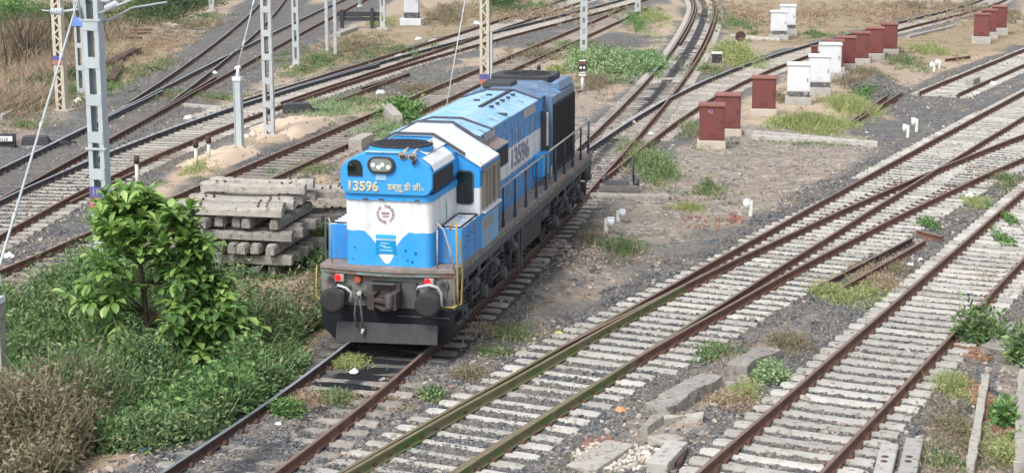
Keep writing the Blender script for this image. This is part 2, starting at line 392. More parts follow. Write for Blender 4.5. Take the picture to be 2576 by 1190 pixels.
    c = mix(oa.outputs['Fac'], c, (.018, .02, .024))  # blackens by oil and by the shade painted under the locomotive
    l.new(c, p.inputs['Base Color'])
    b = n.new('ShaderNodeBump'); b.inputs['Strength'].default_value = .9; b.inputs['Distance'].default_value = .03
    l.new(mul(rg(vo.outputs['Distance'], 0, .6, 1, 0), rg(sp.outputs[0], 0, 1, .25, 1)), b.inputs['Height'])
    b2 = n.new('ShaderNodeBump'); b2.inputs['Strength'].default_value = .6; b2.inputs['Distance'].default_value = .06; l.new(noise(5, 8, .7), b2.inputs['Height']); l.new(b.outputs[0], b2.inputs['Normal']); l.new(b2.outputs[0], p.inputs['Normal'])
    M['ground'] = m
    o = bigmesh('ground', V, F, m, smooth=True)
    a_ = o.data.color_attributes.new('zone', 'FLOAT_COLOR', 'POINT'); a_.data.foreach_set('color', col.ravel())
    a2 = o.data.attributes.new('oil', 'FLOAT', 'POINT'); a2.data.foreach_set('value', oil.astype(np.float32))
    tag(o, kind='structure')
ground()
def pile_mesh(name, m, mats, label, cat, lift=.03, edge=.05):
    """a loose heap lying on the ground, as a low dome"""
    mx, my, rx, ry, h, an = m; nr, na = 16, 48; V, F = [], []
    for i in range(nr + 1):
        for k in range(na):
            t = 2 * PI * k / na; r = i / nr * (1 + .22 * math.sin(3 * t + mx) + .10 * math.sin(7 * t + my) + .06 * math.sin(13 * t))
            dx, dy = rx * .95 * r * math.cos(t), ry * .95 * r * math.sin(t); c, s = math.cos(an), math.sin(an)
            X, Y = mx + dx * c - dy * s, my + dx * s + dy * c
            V.append((X, Y, float(gz(X, Y)) + lift * (1 - (i / nr) ** 2) - edge * (i / nr) ** 4 - .12 * float(1 - sstep(1.2, 1.6, np.minimum(tdist('C', X, Y), tdist('D', X, Y)))) + .02 * float(vnoise(X, Y, .25, 5) - .5)))
    for i in range(nr):
        for k in range(na): F.append((i * na + k, i * na + (k + 1) % na, (i + 1) * na + (k + 1) % na, (i + 1) * na + k))
    o = bigmesh(name, V, F, mats, smooth=True); tag(o, label, cat); return o
pile_mesh('sand_heap', SANDS[0], 'sand', 'pale sand heap spread around the foot of the grey batten mast', 'sand heap')
pile_mesh('sand_heap', SANDS[1], 'sand', 'pale sand heap at the foot of the short grey anchor post', 'sand heap')

# ------------------------------------------------------------------ ballast stones
def stones(name, P, smin, smax, m, seed=0):
    r = np.random.default_rng(seed); n = len(P)
    base = np.array([(-1, -1, -1), (1, -1, -1), (1, 1, -1), (-1, 1, -1), (-1, -1, 1), (1, -1, 1), (1, 1, 1), (-1, 1, 1)], float) * .5
    V = base[None] * (1 + r.uniform(-.38, .38, (n, 8, 3)))
    s = r.uniform(smin, smax, (n, 1, 1)) * r.uniform(.6, 1.15, (n, 1, 3)); V = V * s
    a = r.uniform(0, 2 * PI, n); t = r.uniform(-.6, .6, n)
    ct, st = np.cos(t)[:, None], np.sin(t)[:, None]
    y2, z2 = V[:, :, 1] * ct - V[:, :, 2] * st, V[:, :, 1] * st + V[:, :, 2] * ct
    ca, sa = np.cos(a)[:, None], np.sin(a)[:, None]
    V = np.stack([V[:, :, 0] * ca - y2 * sa, V[:, :, 0] * sa + y2 * ca, z2], 2) + P[:, None, :]
    F = np.array([(3, 2, 1, 0), (4, 5, 6, 7), (0, 1, 5, 4), (1, 2, 6, 5), (2, 3, 7, 6), (3, 0, 4, 7)])
    F = (F[None] + 8 * np.arange(n)[:, None, None]).reshape(-1, 4)
    return bigmesh(name, V.reshape(-1, 3), F, m)
M['stone'] = mat('ballast stone', (.15, .16, .18), .9, island=((.042, .050, .062), (.075, .083, .097), (.115, .122, .133), (.165, .165, .162), (.26, .24, .21)), col2=(.21, .18, .15), scale=.9, amt=.6)
M['pebble'] = mat('loose pebble', (.3, .27, .24), .9, island=((.10, .10, .11), (.19, .16, .14), (.32, .27, .23), (.46, .42, .37), (.27, .19, .15)))
def scatter(n, y0, y1, dens=None):
    """random ground points inside the view, roughly even over the picture"""
    r = RNG; y = 1 / r.uniform(1 / y1, 1 / y0, n); y = np.where(r.random(n) < .5, y, r.uniform(y0, y1, n)); x = r.uniform(-.31, .31, n) * (y + 4)
    return x, y
P = []
x, y = scatter(420000, 24, 62)
ok = np.zeros(len(x), bool)
for k, w in (("A", 1.7), ("H", 2.1), ("I", 2.1), ("J", 2.1), ("D", 2.2), ("B", 1.9)):
    d = tdist(k, x, y) + (vnoise(x, y, 1.2, 31) - .5) * 1.0; ok |= d < w
ok &= RNG.random(len(x)) < np.where(y < 45, 1, .5)
dA_ = tdist('A', x, y); ok &= ~(((dA_ < .75) & (y > 31.5) & (y < 35)) | ((dA_ < 1.5) & (y > 34) & (y < 52)) | ((dA_ < .22 + .2 * vnoise(x, y, .6, 71)) & (y < 32) & (vnoise(x, y, 1.3, 72) > .35)))
x, y = x[ok], y[ok]
P = np.stack([x, y, gz(x, y) + RNG.uniform(-.022, .012, len(x))], 1)
tag(stones('ballast_stones', P, .035, .068, 'stone', 3), kind='stuff')
x, y = scatter(26000, 25, 100)
ok = vnoise(x, y, 2.2, 41) > .42; x, y = x[ok], y[ok]
P = np.stack([x, y, gz(x, y) + RNG.uniform(-.01, .01, len(x))], 1)
tag(stones('loose_pebbles', P, .03, .10, 'pebble', 4), kind='stuff')
x, y = scatter(9000, 60, 100); mx, my, rx, ry, h, an = HEAPS[0]
a, r_ = RNG.uniform(0, 2 * PI, 2600), np.sqrt(RNG.random(2600)) * 1.25; x = mx + rx * r_ * np.cos(a); y = my + ry * r_ * np.sin(a)
o = stones('gravel_heap', np.stack([x, y, gz(x, y) + .02], 1), .07, .13, 'stone', 6)
tag(o, 'grey heap of ballast stones beyond the tall yellow green grass and the loose rails', 'gravel heap')

# ------------------------------------------------------------------ tracks
def oily():
    m = mat('oil stained concrete', (.33, .31, .28), .92, (.20, .18, .16), 7, .8, .8, 30, col3=(.14, .12, .10), scale3=8, thr3=.58, rand=.2); n, l = m.node_tree.nodes, m.node_tree.links; p = n['Principled BSDF']
    tc = n.new('ShaderNodeTexCoord'); sp = n.new('ShaderNodeSeparateXYZ'); l.new(tc.outputs['Object'], sp.inputs[0]); nz = n.new('ShaderNodeTexNoise'); nz.inputs['Scale'].default_value = 4; l.new(tc.outputs['Object'], nz.inputs['Vector'])
    a = n.new('ShaderNodeMath'); a.operation = 'ABSOLUTE'; l.new(sp.outputs[0], a.inputs[0]); s = n.new('ShaderNodeMath'); s.operation = 'MULTIPLY_ADD'; s.inputs[1].default_value = .25; l.new(nz.outputs[0], s.inputs[0]); l.new(a.outputs[0], s.inputs[2])
    r = n.new('ShaderNodeMapRange'); r.inputs[1].default_value = .24; r.inputs[2].default_value = .36; r.inputs[3].default_value = .93; r.inputs[4].default_value = 0; l.new(s.outputs[0], r.inputs[0])
    src = p.inputs['Base Color'].links[0].from_socket; x = n.new('ShaderNodeMix'); x.data_type = 'RGBA'; l.new(r.outputs[0], x.inputs[0]); l.new(src, x.inputs[6]); x.inputs[7].default_value = (.018, .020, .028, 1); l.new(x.outputs[2], p.inputs['Base Color']); return m
M['conc_oil'] = oily(); M['oiled'] = mat('oil soaked concrete', (.022, .025, .034), .7, (.06, .06, .06), 6, .5)
RAILP = [(-.075, -.172), (.075, -.172), (.075, -.160), (.020, -.145), (.010, -.130), (.010, -.045), (.036, -.035), (.036, -.006), (.028, 0), (-.028, 0), (-.036, -.006), (-.036, -.035), (-.010, -.045), (-.010, -.130), (-.020, -.145), (-.075, -.160)]
def tpoint(k, y, off):
    c = TRACKS[k][0]; t = (y - 80) / 60; x = np.polyval(c, t); h = np.polyval(np.polyder(c), t) / 60; n = np.hypot(1, h)
    return x + off / n, y - off * h / n, h
def rail_mesh(k, off, y0, y1, z=0.0, taper=False, step=1.0):
    """one length of rail following track k at a sideways offset"""
    N = max(2, int((y1 - y0) / step) + 1); ys = np.linspace(y0, y1, N); b = MB(); vs = []; n = len(RAILP)
    for i, y in enumerate(ys):
        o = off(y) if callable(off) else off; px, py, h = tpoint(k, y, o); nn = math.hypot(1, h); ax, ay = 1 / nn, -h / nn
        dz = .006 * math.sin(y * .9 + off_seed(k)) - .004
        for p, q in RAILP: vs.append((px + ax * p, py + ay * p, q + z + dz))
    for i in range(N - 1):
        for j in range(n):
            a_, b_ = i * n + j, i * n + (j + 1) % n
            b.f.append([a_, b_, b_ + n, a_ + n]); b.m.append(1 if j in (7, 8, 9) else 0); b.sm.append(False)
    b.v = vs; b.f += [list(range(n))[::-1], [(N - 1) * n + j for j in range(n)]]; b.m += [0, 0]; b.sm += [False, False]
    return b
def off_seed(k): return ord(k) * .7
def sleeper_mesh(L=2.75, clips=True, g=1.72, extra=(), w=.14, oil=False):
    b = MB(); H = L / 2
    sec = [(-H, 0, .8), (-H + .12, .012, 1), (-.95, .012, 1), (-.45, -.02, .88), (.45, -.02, .88), (.95, .012, 1), (H - .12, .012, 1), (H, 0, .8)]
    if L > 3: sec = [(-H, 0, .9), (-H + .1, .006, 1), (H - .1, .006, 1), (H, 0, .9)]
    if oil: sec = sec[:4] + [(-.24, -.02, .88), (.24, -.02, .88)] + sec[4:]
    vs = []
    for x, z, s in sec:
        for yy, zz in ((-w * s, -.20), (-w * s * .95, -.06 + z), (-w * .72 * s, z), (w * .72 * s, z), (w * s * .95, -.06 + z), (w * s, -.20)): vs.append((x, yy, zz))
    fs = []
    for i in range(len(sec) - 1):
        for j in range(6): fs.append((i * 6 + j, i * 6 + (j + 1) % 6, (i + 1) * 6 + (j + 1) % 6, (i + 1) * 6 + j))
    fs += [tuple(range(6))[::-1], tuple((len(sec) - 1) * 6 + j for j in range(6))]
    b.add(vs, fs, 0)
    if oil:
        for i, f in enumerate(fs):
            if min(vs[q][0] for q in f) >= -.25 and max(vs[q][0] for q in f) <= .25: b.m[i] = 2
    if clips:
        for c in [-g / 2, g / 2] + list(extra):
            b.box(c - .09, c + .09, -.085, .085, .006, .020, 1)
            for s in (-1, 1):
                b.box(c + s * .115 - .04, c + s * .115 + .04, -.05, .05, .008, .062, 1, top=(.6, .6))
                b.tube([(c + s * .15, -.055, .03), (c + s * .11, .0, .06), (c + s * .15, .055, .03)], .013, 5, 1)
    return b
def make_track(k, y0, y1, label,  sl_mat='conc', spacing=.6, L=2.75, head='head_rust', side='rust', headR=None, segs=None, dz=-.172, jitter=.01, group='railway tracks', offc=0.0, sleepers=True, thin=1.0, w=.14, skip=None, sideL=None, segsL=None):
    g = TRACKS[k][3]; px, py, h = tpoint(k, y0, 0)
    root = empty('railway_track', (px, py, 0), 0, label, 'railway track', group)
    inv = Vector((-px, -py, 0))
    def shift(b):
        b.v = [(v[0] - px, v[1] - py, v[2]) for v in b.v]; return b
    for s in (-1, 1):
        for (a, c, hd, sd) in ((segsL if s < 0 and segsL else segs) or [(y0, y1, (headR if (s > 0 and headR) else head), (sideL if (s < 0 and sideL) else side))]):
            shift(rail_mesh(k, s * g / 2, a, c)).build('rail', [sd, hd], root)
    if not sleepers: return root
    y = y0 + .2; pos = []
    while y < y1:
        qx, qy, h = tpoint(k, y, offc(y) if callable(offc) else offc)
        if random.random() < thin and not (skip and skip(y)): pos.append((float(qx), float(qy), math.atan(-float(h)), y))
        y += spacing * math.cos(math.atan(h)) * random.uniform(.97, 1.03)
    def Lf(yy): return L(yy) if callable(L) else L
    seen = [p for p in pos if p[1] > 24 and abs(p[0]) < .30 * p[1] + 3]
    vis = seen[:100]; rest = [p for p in pos if p not in vis]
    cache = {}
    for p in vis:
        LL = round(Lf(p[3]) * 2) / 2 if callable(L) else L
        if LL not in cache:
            o = sleeper_mesh(LL, True, g, w=w).build('sleeper', [sl_mat, 'clip'], root); cache[LL] = o; first = True
        else:
            o = cache[LL].copy(); C.objects.link(o); o.parent = root
        o.location = (p[0] - px + random.uniform(-jitter, jitter) * 3, p[1] - py, dz + random.uniform(-jitter, jitter) * .5); o.rotation_euler = (0, 0, p[2] + random.uniform(-.012, .012))
    if rest:
        b = MB(); sm = sleeper_mesh(2.75 if callable(L) else L, True, g, w=w, oil=(k == 'A'))
        for p in rest: b.add(sm.v, [], 0, T=Matrix.Translation((p[0] - px, p[1] - py, dz)) @ Matrix.Rotation(p[2], 4, 'Z'))
        nv = len(sm.v)
        for i in range(len(rest)):
            b.f += [[q + i * nv for q in f] for f in sm.f]; b.m += sm.m; b.sm += sm.sm
        tag(b.build('far_sleepers', ['conc' if k == 'A' else sl_mat, 'clip', 'oiled'], root, fixn=False), kind='stuff')
    return root
A = make_track('A', 24, 149, 'railway track the blue locomotive stands on, polished left rail, oily dark sleepers', 'conc_oil', .62, 2.75, 'head_grey', 'rust', w=.14, segsL=[(24, 52, 'head_shiny', 'rustd'), (52, 149, 'head_grey', 'rust')], segs=[(24, 33, 'head_rust', 'rust'), (33, 52, 'head_rust', 'rustd'), (52, 149, 'head_rust', 'rust')])  # right rail's darker side under the locomotive is painted shade
for o_ in list(A.children):
    if o_.name.startswith('sleeper') and 33.6 < A.location.y + o_.location.y < 35.5:
        o_.material_slots[0].link = 'OBJECT'; o_.material_slots[0].material = M['conc_dark']
B = make_track('B', 56, 146, 'curving railway track behind the locomotive that passes the red and white cabinets', 'conc', .6, 2.75, 'head_shiny', 'rust', headR='head_rust', skip=lambda y: y < 66, sideL='navy')
Ct = make_track('C', 40, 134, 'little used brown railway track just left of the locomotive, passing the stack of sleepers', 'conc_brown', .6, 2.75, 'head_rust', 'rust', dz=-.18)
D = make_track('D', 44, 146, 'main railway track with wide polished left rail crossing the picture left of the sand heaps', 'conc', .6, lambda y: 2.75 if y < 72 else (3.5 if y < 90 else 2.75), 'head_shiny', 'rust', headR='head_rust', offc=lambda y: 0 if y < 72 else -.3, sideL='navy')
Et = make_track('E', 76, 148, 'railway track that branches off left of the main line behind the cream lattice mast', 'conc', .6, 2.75, 'head_rust', 'rust', skip=lambda y: y < 92)
Ft = make_track('F', 48, 152, 'left railway track sunk in grey ballast behind the large grey mast', 'conc_dark', .6, 2.75, 'head_shiny', 'rustd', headR='head_rust', sideL='navy')
Gt = make_track('G', 76, 152, 'leftmost railway track that branches upward to the top edge, sleepers buried in ballast', 'conc_dark', .6, 2.75, 'head_grey', 'rustd', dz=-.19)
split = 38.5
H = make_track('H', 21, 84, 'middle railway track on pale sleepers, mossy green rails in front and rusty rails behind', 'conc_new', .545, w=.118, L=lambda y: 2.75 if y < 34 else (3.5 if y < 46 else (4.0 if y < 56 else 2.75)), segs=[(21, split, 'moss_head', 'moss_rail'), (split, 84, 'head_rust', 'rust')], offc=lambda y: 0 if y < 34 else min(1.0, (y - 34) * .045) if y < 56 else 0)
It = make_track('I', 34.5, 68, 'railway track diverging to the right of the middle track on pale sleepers', 'conc_new', .545, 2.75, 'head_rust', 'rust', skip=lambda y: y < 56, w=.118)
J = make_track('J', 21, 58, 'near right railway track on pale sleepers, brown rails, partly grown over by a bush', 'conc_new', .56, 2.8, 'head_rust', 'rust', w=.135)
K = make_track('K', 79.3, 104, 'short dead end railway track at upper right on pale sleepers', 'conc_new', .58, 2.75, 'head_rust', 'rust')
# switch rails and guard rails: parts of the tracks they belong to
def extra_rail(root, k, off, y0, y1, head='head_rust', side='rust', name='switch_rail'):
    b = rail_mesh(k, off, y0, y1); x0, y0_ = root.location.x, root.location.y; b.v = [(v[0] - x0, v[1] - y0_, v[2]) for v in b.v]
    b.build(name, [side, head], root)
def gap(a, b, y0, y1, e=1.6):
    return lambda y: a + (b - a) * max(0.0, min(1.0, (y - y0) / (y1 - y0))) ** e
hg = TRACKS['H'][3] / 2
extra_rail(H, 'H', gap(-hg + .09, -hg + .30, 24.3, 42), 24.3, 41.5, 'moss_head', 'moss_rail')
extra_rail(H, 'H', gap(hg - .09, hg + .10, 24.3, 41), 21, 36, 'moss_head', 'moss_rail')
extra_rail(A, 'A', -.66, 104, 146, 'head_rust', 'rustd', 'check_rail')
# polished left rail head in front of the locomotive
extra_rail(A, 'A', .66, 92, 140, 'head_rust', 'rustd', 'check_rail')
extra_rail(D, 'D', gap(-.90, -.62, 66, 92), 66, 92, 'head_shiny', 'navy', 'switch_rail')
extra_rail(Ft, 'F', gap(-.87, -.66, 58, 80), 58, 80, 'head_shiny', 'navy', 'switch_rail')
extra_rail(Ft, 'F', gap(.86, .60, 60, 86), 60, 86, 'head_rust', 'rustd', 'switch_rail')

# ------------------------------------------------------------------ locomotive
def loco():
    root = empty('diesel_locomotive', (-2.5086, 34.7525, 0), -0.2136, 'blue and white diesel locomotive with lit red tail lamps and number 13596 on its nose', 'locomotive')
    BL = (.025, .32, .76)
    def paint(name, white=None, dirt=.62, base=BL, fade=(.07, .34, .72)):
        m = mat(name, base, .5, fade, 2.2, .8, .15, 5, stretch=(1, 1, .35), col3=(.12, .19, .30), scale3=3.4, thr3=dirt - .10, spec=.35)
        n, l = m.node_tree.nodes, m.node_tree.links; p = n['Principled BSDF']
        if white:
            tc = n.new('ShaderNodeTexCoord'); sp = n.new('ShaderNodeSeparateXYZ'); l.new(tc.outputs['Object'], sp.inputs[0])
            nz = n.new('ShaderNodeTexNoise'); nz.inputs['Scale'].default_value = 5; nz.inputs['Detail'].default_value = 6; l.new(tc.outputs['Object'], nz.inputs['Vector'])
            def mth(op, a, b=None):
                x = n.new('ShaderNodeMath'); x.operation = op
                for i, v in enumerate((a, b)):
                    if v is None: continue
                    if isinstance(v, (int, float)): x.inputs[i].default_value = v
                    else: l.new(v, x.inputs[i])
                return x.outputs[0]
            jit = mth('MULTIPLY', mth('SUBTRACT', nz.outputs[0], .5), .07)
            z = mth('ADD', sp.outputs[2], jit)
            if white == 'nose':
                band = mth('MULTIPLY', mth('GREATER_THAN', z, 2.40), mth('LESS_THAN', sp.outputs[2], 3.04))
                t = mth('MAXIMUM', mth('SUBTRACT', z, 1.90), 0.0)
                w = mth('ADD', mth('MULTIPLY', mth('MULTIPLY', t, t), 1.25), .15)
                low = mth('MULTIPLY', mth('MAXIMUM', mth('SUBTRACT', 1.90, z), 0.0), .75); w = mth('SUBTRACT', w, low)
                v = mth('MULTIPLY', mth('LESS_THAN', mth('ABSOLUTE', mth('ADD', sp.outputs[0], .04)), w), mth('GREATER_THAN', z, 1.75))
                v = mth('MULTIPLY', v, mth('LESS_THAN', z, 2.41)); v = mth('MULTIPLY', v, mth('LESS_THAN', sp.outputs[1], .3))
                f = mth('MAXIMUM', band, v)
            elif white == 'cab':
                f = mth('LESS_THAN', z, 3.0)
                f = mth('MULTIPLY', f, mth('GREATER_THAN', z, 2.44))
                f = mth('MAXIMUM', f, mth('GREATER_THAN', sp.outputs[2], 9.0))
            elif white == 'side':
                f = mth('MULTIPLY', mth('GREATER_THAN', z, 2.47), mth('LESS_THAN', z, 3.10))
                f = mth('MULTIPLY', f, mth('GREATER_THAN', mth('ABSOLUTE', sp.outputs[0]), .93))
            elif white == 'top':
                f = mth('GREATER_THAN', z, 2.428)
            src = p.inputs['Base Color'].links[0].from_socket
            wm = n.new('ShaderNodeMix'); wm.data_type = 'RGBA'; wm.inputs[6].default_value = (.80, .83, .86, 1); wm.inputs[7].default_value = (.56, .59, .62, 1)
            ws = n.new('ShaderNodeTexNoise'); ws.inputs['Scale'].default_value = 7; ws.inputs['Detail'].default_value = 8; wmp = n.new('ShaderNodeMapping'); wmp.inputs['Scale'].default_value = (1, 1, .22); l.new(tc.outputs['Object'], wmp.inputs[0]); l.new(wmp.outputs[0], ws.inputs['Vector']); wr = n.new('ShaderNodeMapRange'); wr.inputs[1].default_value = .3; wr.inputs[2].default_value = .7; l.new(ws.outputs[0], wr.inputs[0]); wm_in = wr.outputs[0]; l.new(wm_in, wm.inputs[0])
            mx = n.new('ShaderNodeMix'); mx.data_type = 'RGBA'; l.new(f, mx.inputs[0]); l.new(src, mx.inputs[6]); l.new(wm.outputs[2], mx.inputs[7]); l.new(mx.outputs[2], p.inputs['Base Color'])
        M[name] = m; return name
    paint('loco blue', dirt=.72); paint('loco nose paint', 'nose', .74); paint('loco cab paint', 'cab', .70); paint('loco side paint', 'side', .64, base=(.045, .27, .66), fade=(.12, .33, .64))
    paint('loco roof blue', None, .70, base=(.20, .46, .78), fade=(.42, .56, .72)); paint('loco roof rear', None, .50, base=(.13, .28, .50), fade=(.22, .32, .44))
    M['loco white'] = mat('loco white paint', (.78, .80, .82), .5, (.58, .60, .62), 3.5, .7, col3=(.34, .28, .25), scale3=3.6, thr3=.64)
    M['deck'] = mat('worn deck plate', (.27, .23, .215), .8, (.15, .12, .11), 4, .7, .5, 60, col3=(.32, .24, .18), scale3=5, thr3=.6)
    M['sill'] = mat('sill grey', (.085, .095, .115), .7, (.05, .055, .065), 3, .7, .2, 20)
    M['under'] = mat('grimy running gear', (.030, .033, .040), .75, (.055, .055, .060), 6, .7, .4, 20)
    M['under2'] = mat('dusty running gear', (.10, .10, .11), .8, (.05, .05, .055), 6, .7, .4, 20)
    M['buffer'] = mat('greasy buffer face', (.030, .027, .028), .75, (.018, .017, .018), 8, .6, .4, 30)
    M['headstock'] = mat('headstock', (.19, .29, .29), .75, (.15, .115, .095), 1.8, 1.0, .3, 20, col3=(.19, .10, .065), scale3=2.4, thr3=.53)
    M['guard'] = mat('black rail guard', (.010, .012, .017), .7, (.018, .019, .023), 4, .6, spec=.25)
    M['blade'] = mat('scuffed guard blade', (.030, .032, .038), .65, (.058, .058, .062), 3, .6, .2, 20, stretch=(3, 1, 1))
    M['glass'] = mat('dark window', (.012, .022, .022), .12, spec=.7)
    M['grille'] = mat('dark grille', (.030, .031, .038), .8, (.018, .018, .022), 20, .6, .6, 60)
    M['gasket'] = mat('grey roof strip', (.065, .070, .085), .8, (.10, .10, .11), 6, .6)
    M['shutter'] = mat('dusty shutter', (.30, .28, .24), .7, (.20, .185, .16), 3, .6, stretch=(1, 6, .5))
    M['numcream'] = mat('number paint', (.56, .54, .38), .6, (.46, .44, .34), 10, .5)
    M['grime'] = mat('grey number paint', (.22, .23, .29), .6)
    M['signblue'] = mat('small blue sign', (.0, .26, .58), .4)
    M['signcyan'] = mat('light blue sign band', (.04, .42, .78), .4)
    M['emblem'] = mat('maroon emblem paint', (.30, .16, .18), .6, (.42, .30, .32), 12, .6)
    M['hose'] = mat('painted hose', (.48, .51, .54), .6, (.28, .30, .32), 20, .6)
    M['horn'] = mat('cream horn', (.44, .40, .34), .4)
    M['railgrey'] = mat('worn handrail', (.38, .37, .35), .5, (.2, .22, .26), 6, .6)
    M['postblue'] = mat('dark stanchion', (.035, .045, .08), .6, (.06, .06, .07), 5, .6)
    def rect_round(x0, x1, z0, z1, r, n=4):
        out = []
        for cx, cz, a0 in ((x1 - r, z1 - r, 0), (x0 + r, z1 - r, 90), (x0 + r, z0 + r, 180), (x1 - r, z0 + r, 270)):
            for i in range(n + 1): a = math.radians(a0 + 90 * i / n); out.append((cx + r * math.cos(a), cz + r * math.sin(a)))
        return out
    def plan_round(x0, x1, y0, y1, r):      # plan view, rounded front corners only
        out = [(x1, y1), (x0, y1)]
        for cx, a0 in ((x0 + r, 180), (x1 - r, 270)):
            for i in range(7): a = math.radians(a0 + 15 * i); out.append((cx + r * math.cos(a), y0 + r + r * math.sin(a)))
        return out
    M['palep2'] = mat('lamp box', (.40, .38, .36), .7, (.28, .27, .26), 6, .6)
    # --- frame and deck
    b = MB(); deck = [(-1.42, 0), (-.9, -.10), (-.3, -.19), (0, -.20), (.3, -.19), (.9, -.10), (1.42, 0), (1.42, 16.2), (-1.42, 16.2)]
    b.prism(deck, 1.62, 1.70, 'z', 0); d = b.build('deck_plate', ['deck'], root, bevel=.008)
    b = MB(); b.prism([(x, y + .03) for x, y in deck], 1.54, 1.617, 'z', 0); b.build('deck_edge', ['headstock'], root)
    b = MB()
    for s in (-1, 1): b.box(s * 1.30 if s > 0 else -1.405, 1.405 if s > 0 else -1.30, .10, 16.1, 1.34, 1.615, 0)
    b.box(-1.2, 1.2, .2, 16.0, 1.2, 1.53, 1)
    for i in range(14): b.box(1.38, 1.43, .9 + i * 1.1, 1.02 + i * 1.1, 1.22, 1.36, 0)
    b.build('side_sill', ['sill', 'under'], root)
    b = MB(); b.box(-1.40, 1.40, 16.05, 16.14, .87, 1.54, 0); b.build('headstock', ['headstock', 'under2'], root, bevel=.006); b = MB(); b.box(-1.40, 1.40, .03, .12, .87, 1.54, 0)
    for x in (-1.2, 1.2): b.box(x - .03, x + .03, -.0, .03, .9, 1.5, 0)
    b.box(-.42, .62, -.05, .03, .87, 1.40, 1); b.box(.62, 1.35, .0, .03, .87, 1.1, 1)
    hs = b.build('headstock', ['headstock', 'under2'], root, bevel=.006)
    # --- guard and blade
    b = MB(); g = [(-1.39, .87), (1.39, .87), (1.39, .42), (1.12, .15), (-1.12, .15), (-1.39, .42)]
    b.prism(g, -.03, .025, 'y', 0); b.box(.2, 1.30, -.05, -.031, .70, .72, 1)
    b.box(1.20, 1.40, .03, 1.0, .55, .62, 0); gd = b.build('rail_guard', ['guard', 'under2'], root, bevel=.006)
    b = MB(); b.add([(-1.0, -.38, .20), (1.12, -.38, .24), (1.12, -.30, .62), (-.98, -.30, .60), (-1.0, -.34, .20), (1.12, -.34, .24), (1.12, -.26, .62), (-.98, -.26, .60)], [(0, 1, 2, 3), (7, 6, 5, 4), (0, 4, 5, 1), (1, 5, 6, 2), (2, 6, 7, 3), (3, 7, 4, 0)], 0)
    for x in (-.7, .8): b.box(x - .04, x + .04, -.28, -.03, .35, .42, 0)
    b.build('guard_blade', ['blade'], root)
    # --- buffers, coupler, hoses
    for x in (-.978, .978):
        b = MB(); b.tube([(x, .03, 1.09), (x, -.30, 1.09)], .13, 16, 1); b.tube([(x, -.30, 1.09), (x, -.53, 1.09)], .085, 14, 1)
        b.tube([(x, -.53, 1.09), (x, -.58, 1.09), (x, -.615, 1.09), (x, -.63, 1.09)], [.23, .262, .252, .18], 28, 0); b.box(x - .2, x + .2, -.02, .03, .90, 1.28, 1)
        b.build('buffer', ['buffer', 'under2'], root)
    b = MB(); M['coupler'] = mat('rusty coupler', (.065, .048, .04), .85, (.035, .03, .028), 8, .7, .5, 30)
    b.box(-.30, -.16, -.42, .03, .90, 1.22, 0); b.box(.20, .32, -.50, .03, .93, 1.28, 0); b.box(-.2, .22, -.25, .03, .92, 1.15, 0)
    b.tube([(-.16, -.36, 1.08), (-.02, -.50, 1.12), (.10, -.48, 1.08), (.14, -.36, 1.0)], .06, 8, 0); b.tube([(.18, -.52, .98), (.18, -.52, 1.26)], .075, 10, 1)
    b.tube([(-.12, -.38, .98), (.06, -.52, .95), (.2, -.48, .95)], .05, 8, 0); b.box(-.3, .3, -.12, .03, 1.26, 1.40, 0); b.box(-.28, .2, -.22, -.1, 1.37, 1.40, 1)
    b.build('coupler', ['coupler', 'under2'], root, bevel=.008)
    b = MB(); b.tube([(-.54, -.2, 1.14), (-.56, -.36, 1.04), (-.58, -.40, .8), (-.54, -.40, .52)], .022, 7, 0); b.tube([(-.50, -.2, 1.14), (-.47, -.36, 1.04), (-.43, -.40, .8), (-.40, -.42, .52)], .022, 7, 0)
    b.tube([(-.54, -.06, 1.16), (-.54, -.22, 1.18)], .05, 8, 1); b.tube([(-.40, -.40, .50), (-.42, -.43, .40)], .035, 8, 1); b.box(-.66, -.42, -.06, .0, 1.08, 1.2, 0)
    b.build('brake_hose', ['under2', 'horn'], root)
    for s in (-1, 1):
        b = MB()
        if s < 0: b.tube([(-1.05, .0, 1.24), (-1.0, -.12, 1.30), (-.82, -.18, 1.27), (-.70, -.2, 1.18), (-.74, -.16, 1.0), (-.70, -.02, .92)], .028, 8, 0)
        else: b.tube([(.62, .0, 1.24), (.70, -.2, 1.36), (.92, -.22, 1.42), (1.08, -.2, 1.38), (1.16, -.16, 1.24), (1.14, -.10, 1.0), (1.15, -.0, .93)], .032, 8, 0)
        b.build('air_hose', ['hose'], root)
    # --- marker lamps
    for x in (-1.0, .87):
        b = MB(); b.box(x - .07, x + .11, -.10, .03, 1.37, 1.52, 0); lp = b.build('tail_lamp', ['palep2'], root, bevel=.015)
        b = MB(); b.tube([(x - .01, -.10, 1.46), (x - .01, -.14, 1.46)], [.066, .056], 16, 0); b.build('red_lens', ['lens_red'], lp)
    for x in (-1.17, 1.17):
        b = MB(); b.tube([(x, .03, 1.38), (x, -.02, 1.38)], .10, 18, 0); b.tube([(x, -.02, 1.38), (x, -.022, 1.38)], .062, 18, 1); b.build('lamp_socket', ['under2', 'black'], root)
    b = MB(); b.tube([(-.62, .03, 1.42), (-.62, -.06, 1.42)], [.10, .07], 14, 0); M['dullred'] = mat('dull red lamp', (.34, .09, .05), .5); b.build('marker_lamp', ['dullred'], root)
    # --- short hood (nose)
    b = MB(); b.prism(plan_round(-.91, .91, .10, 2.16, .17), 1.70, 3.16, 'z', 0)
    nose = b.build('short_hood', ['loco nose paint'], root)
    b = MB(); b.prism(plan_round(-.935, .935, .06, 2.14, .20), 3.04, 3.17, 'z', 0)
    for x in (-.45, -.12, .62): b.box(x - .05, x + .05, .045, .09, 3.045, 3.08, 1)
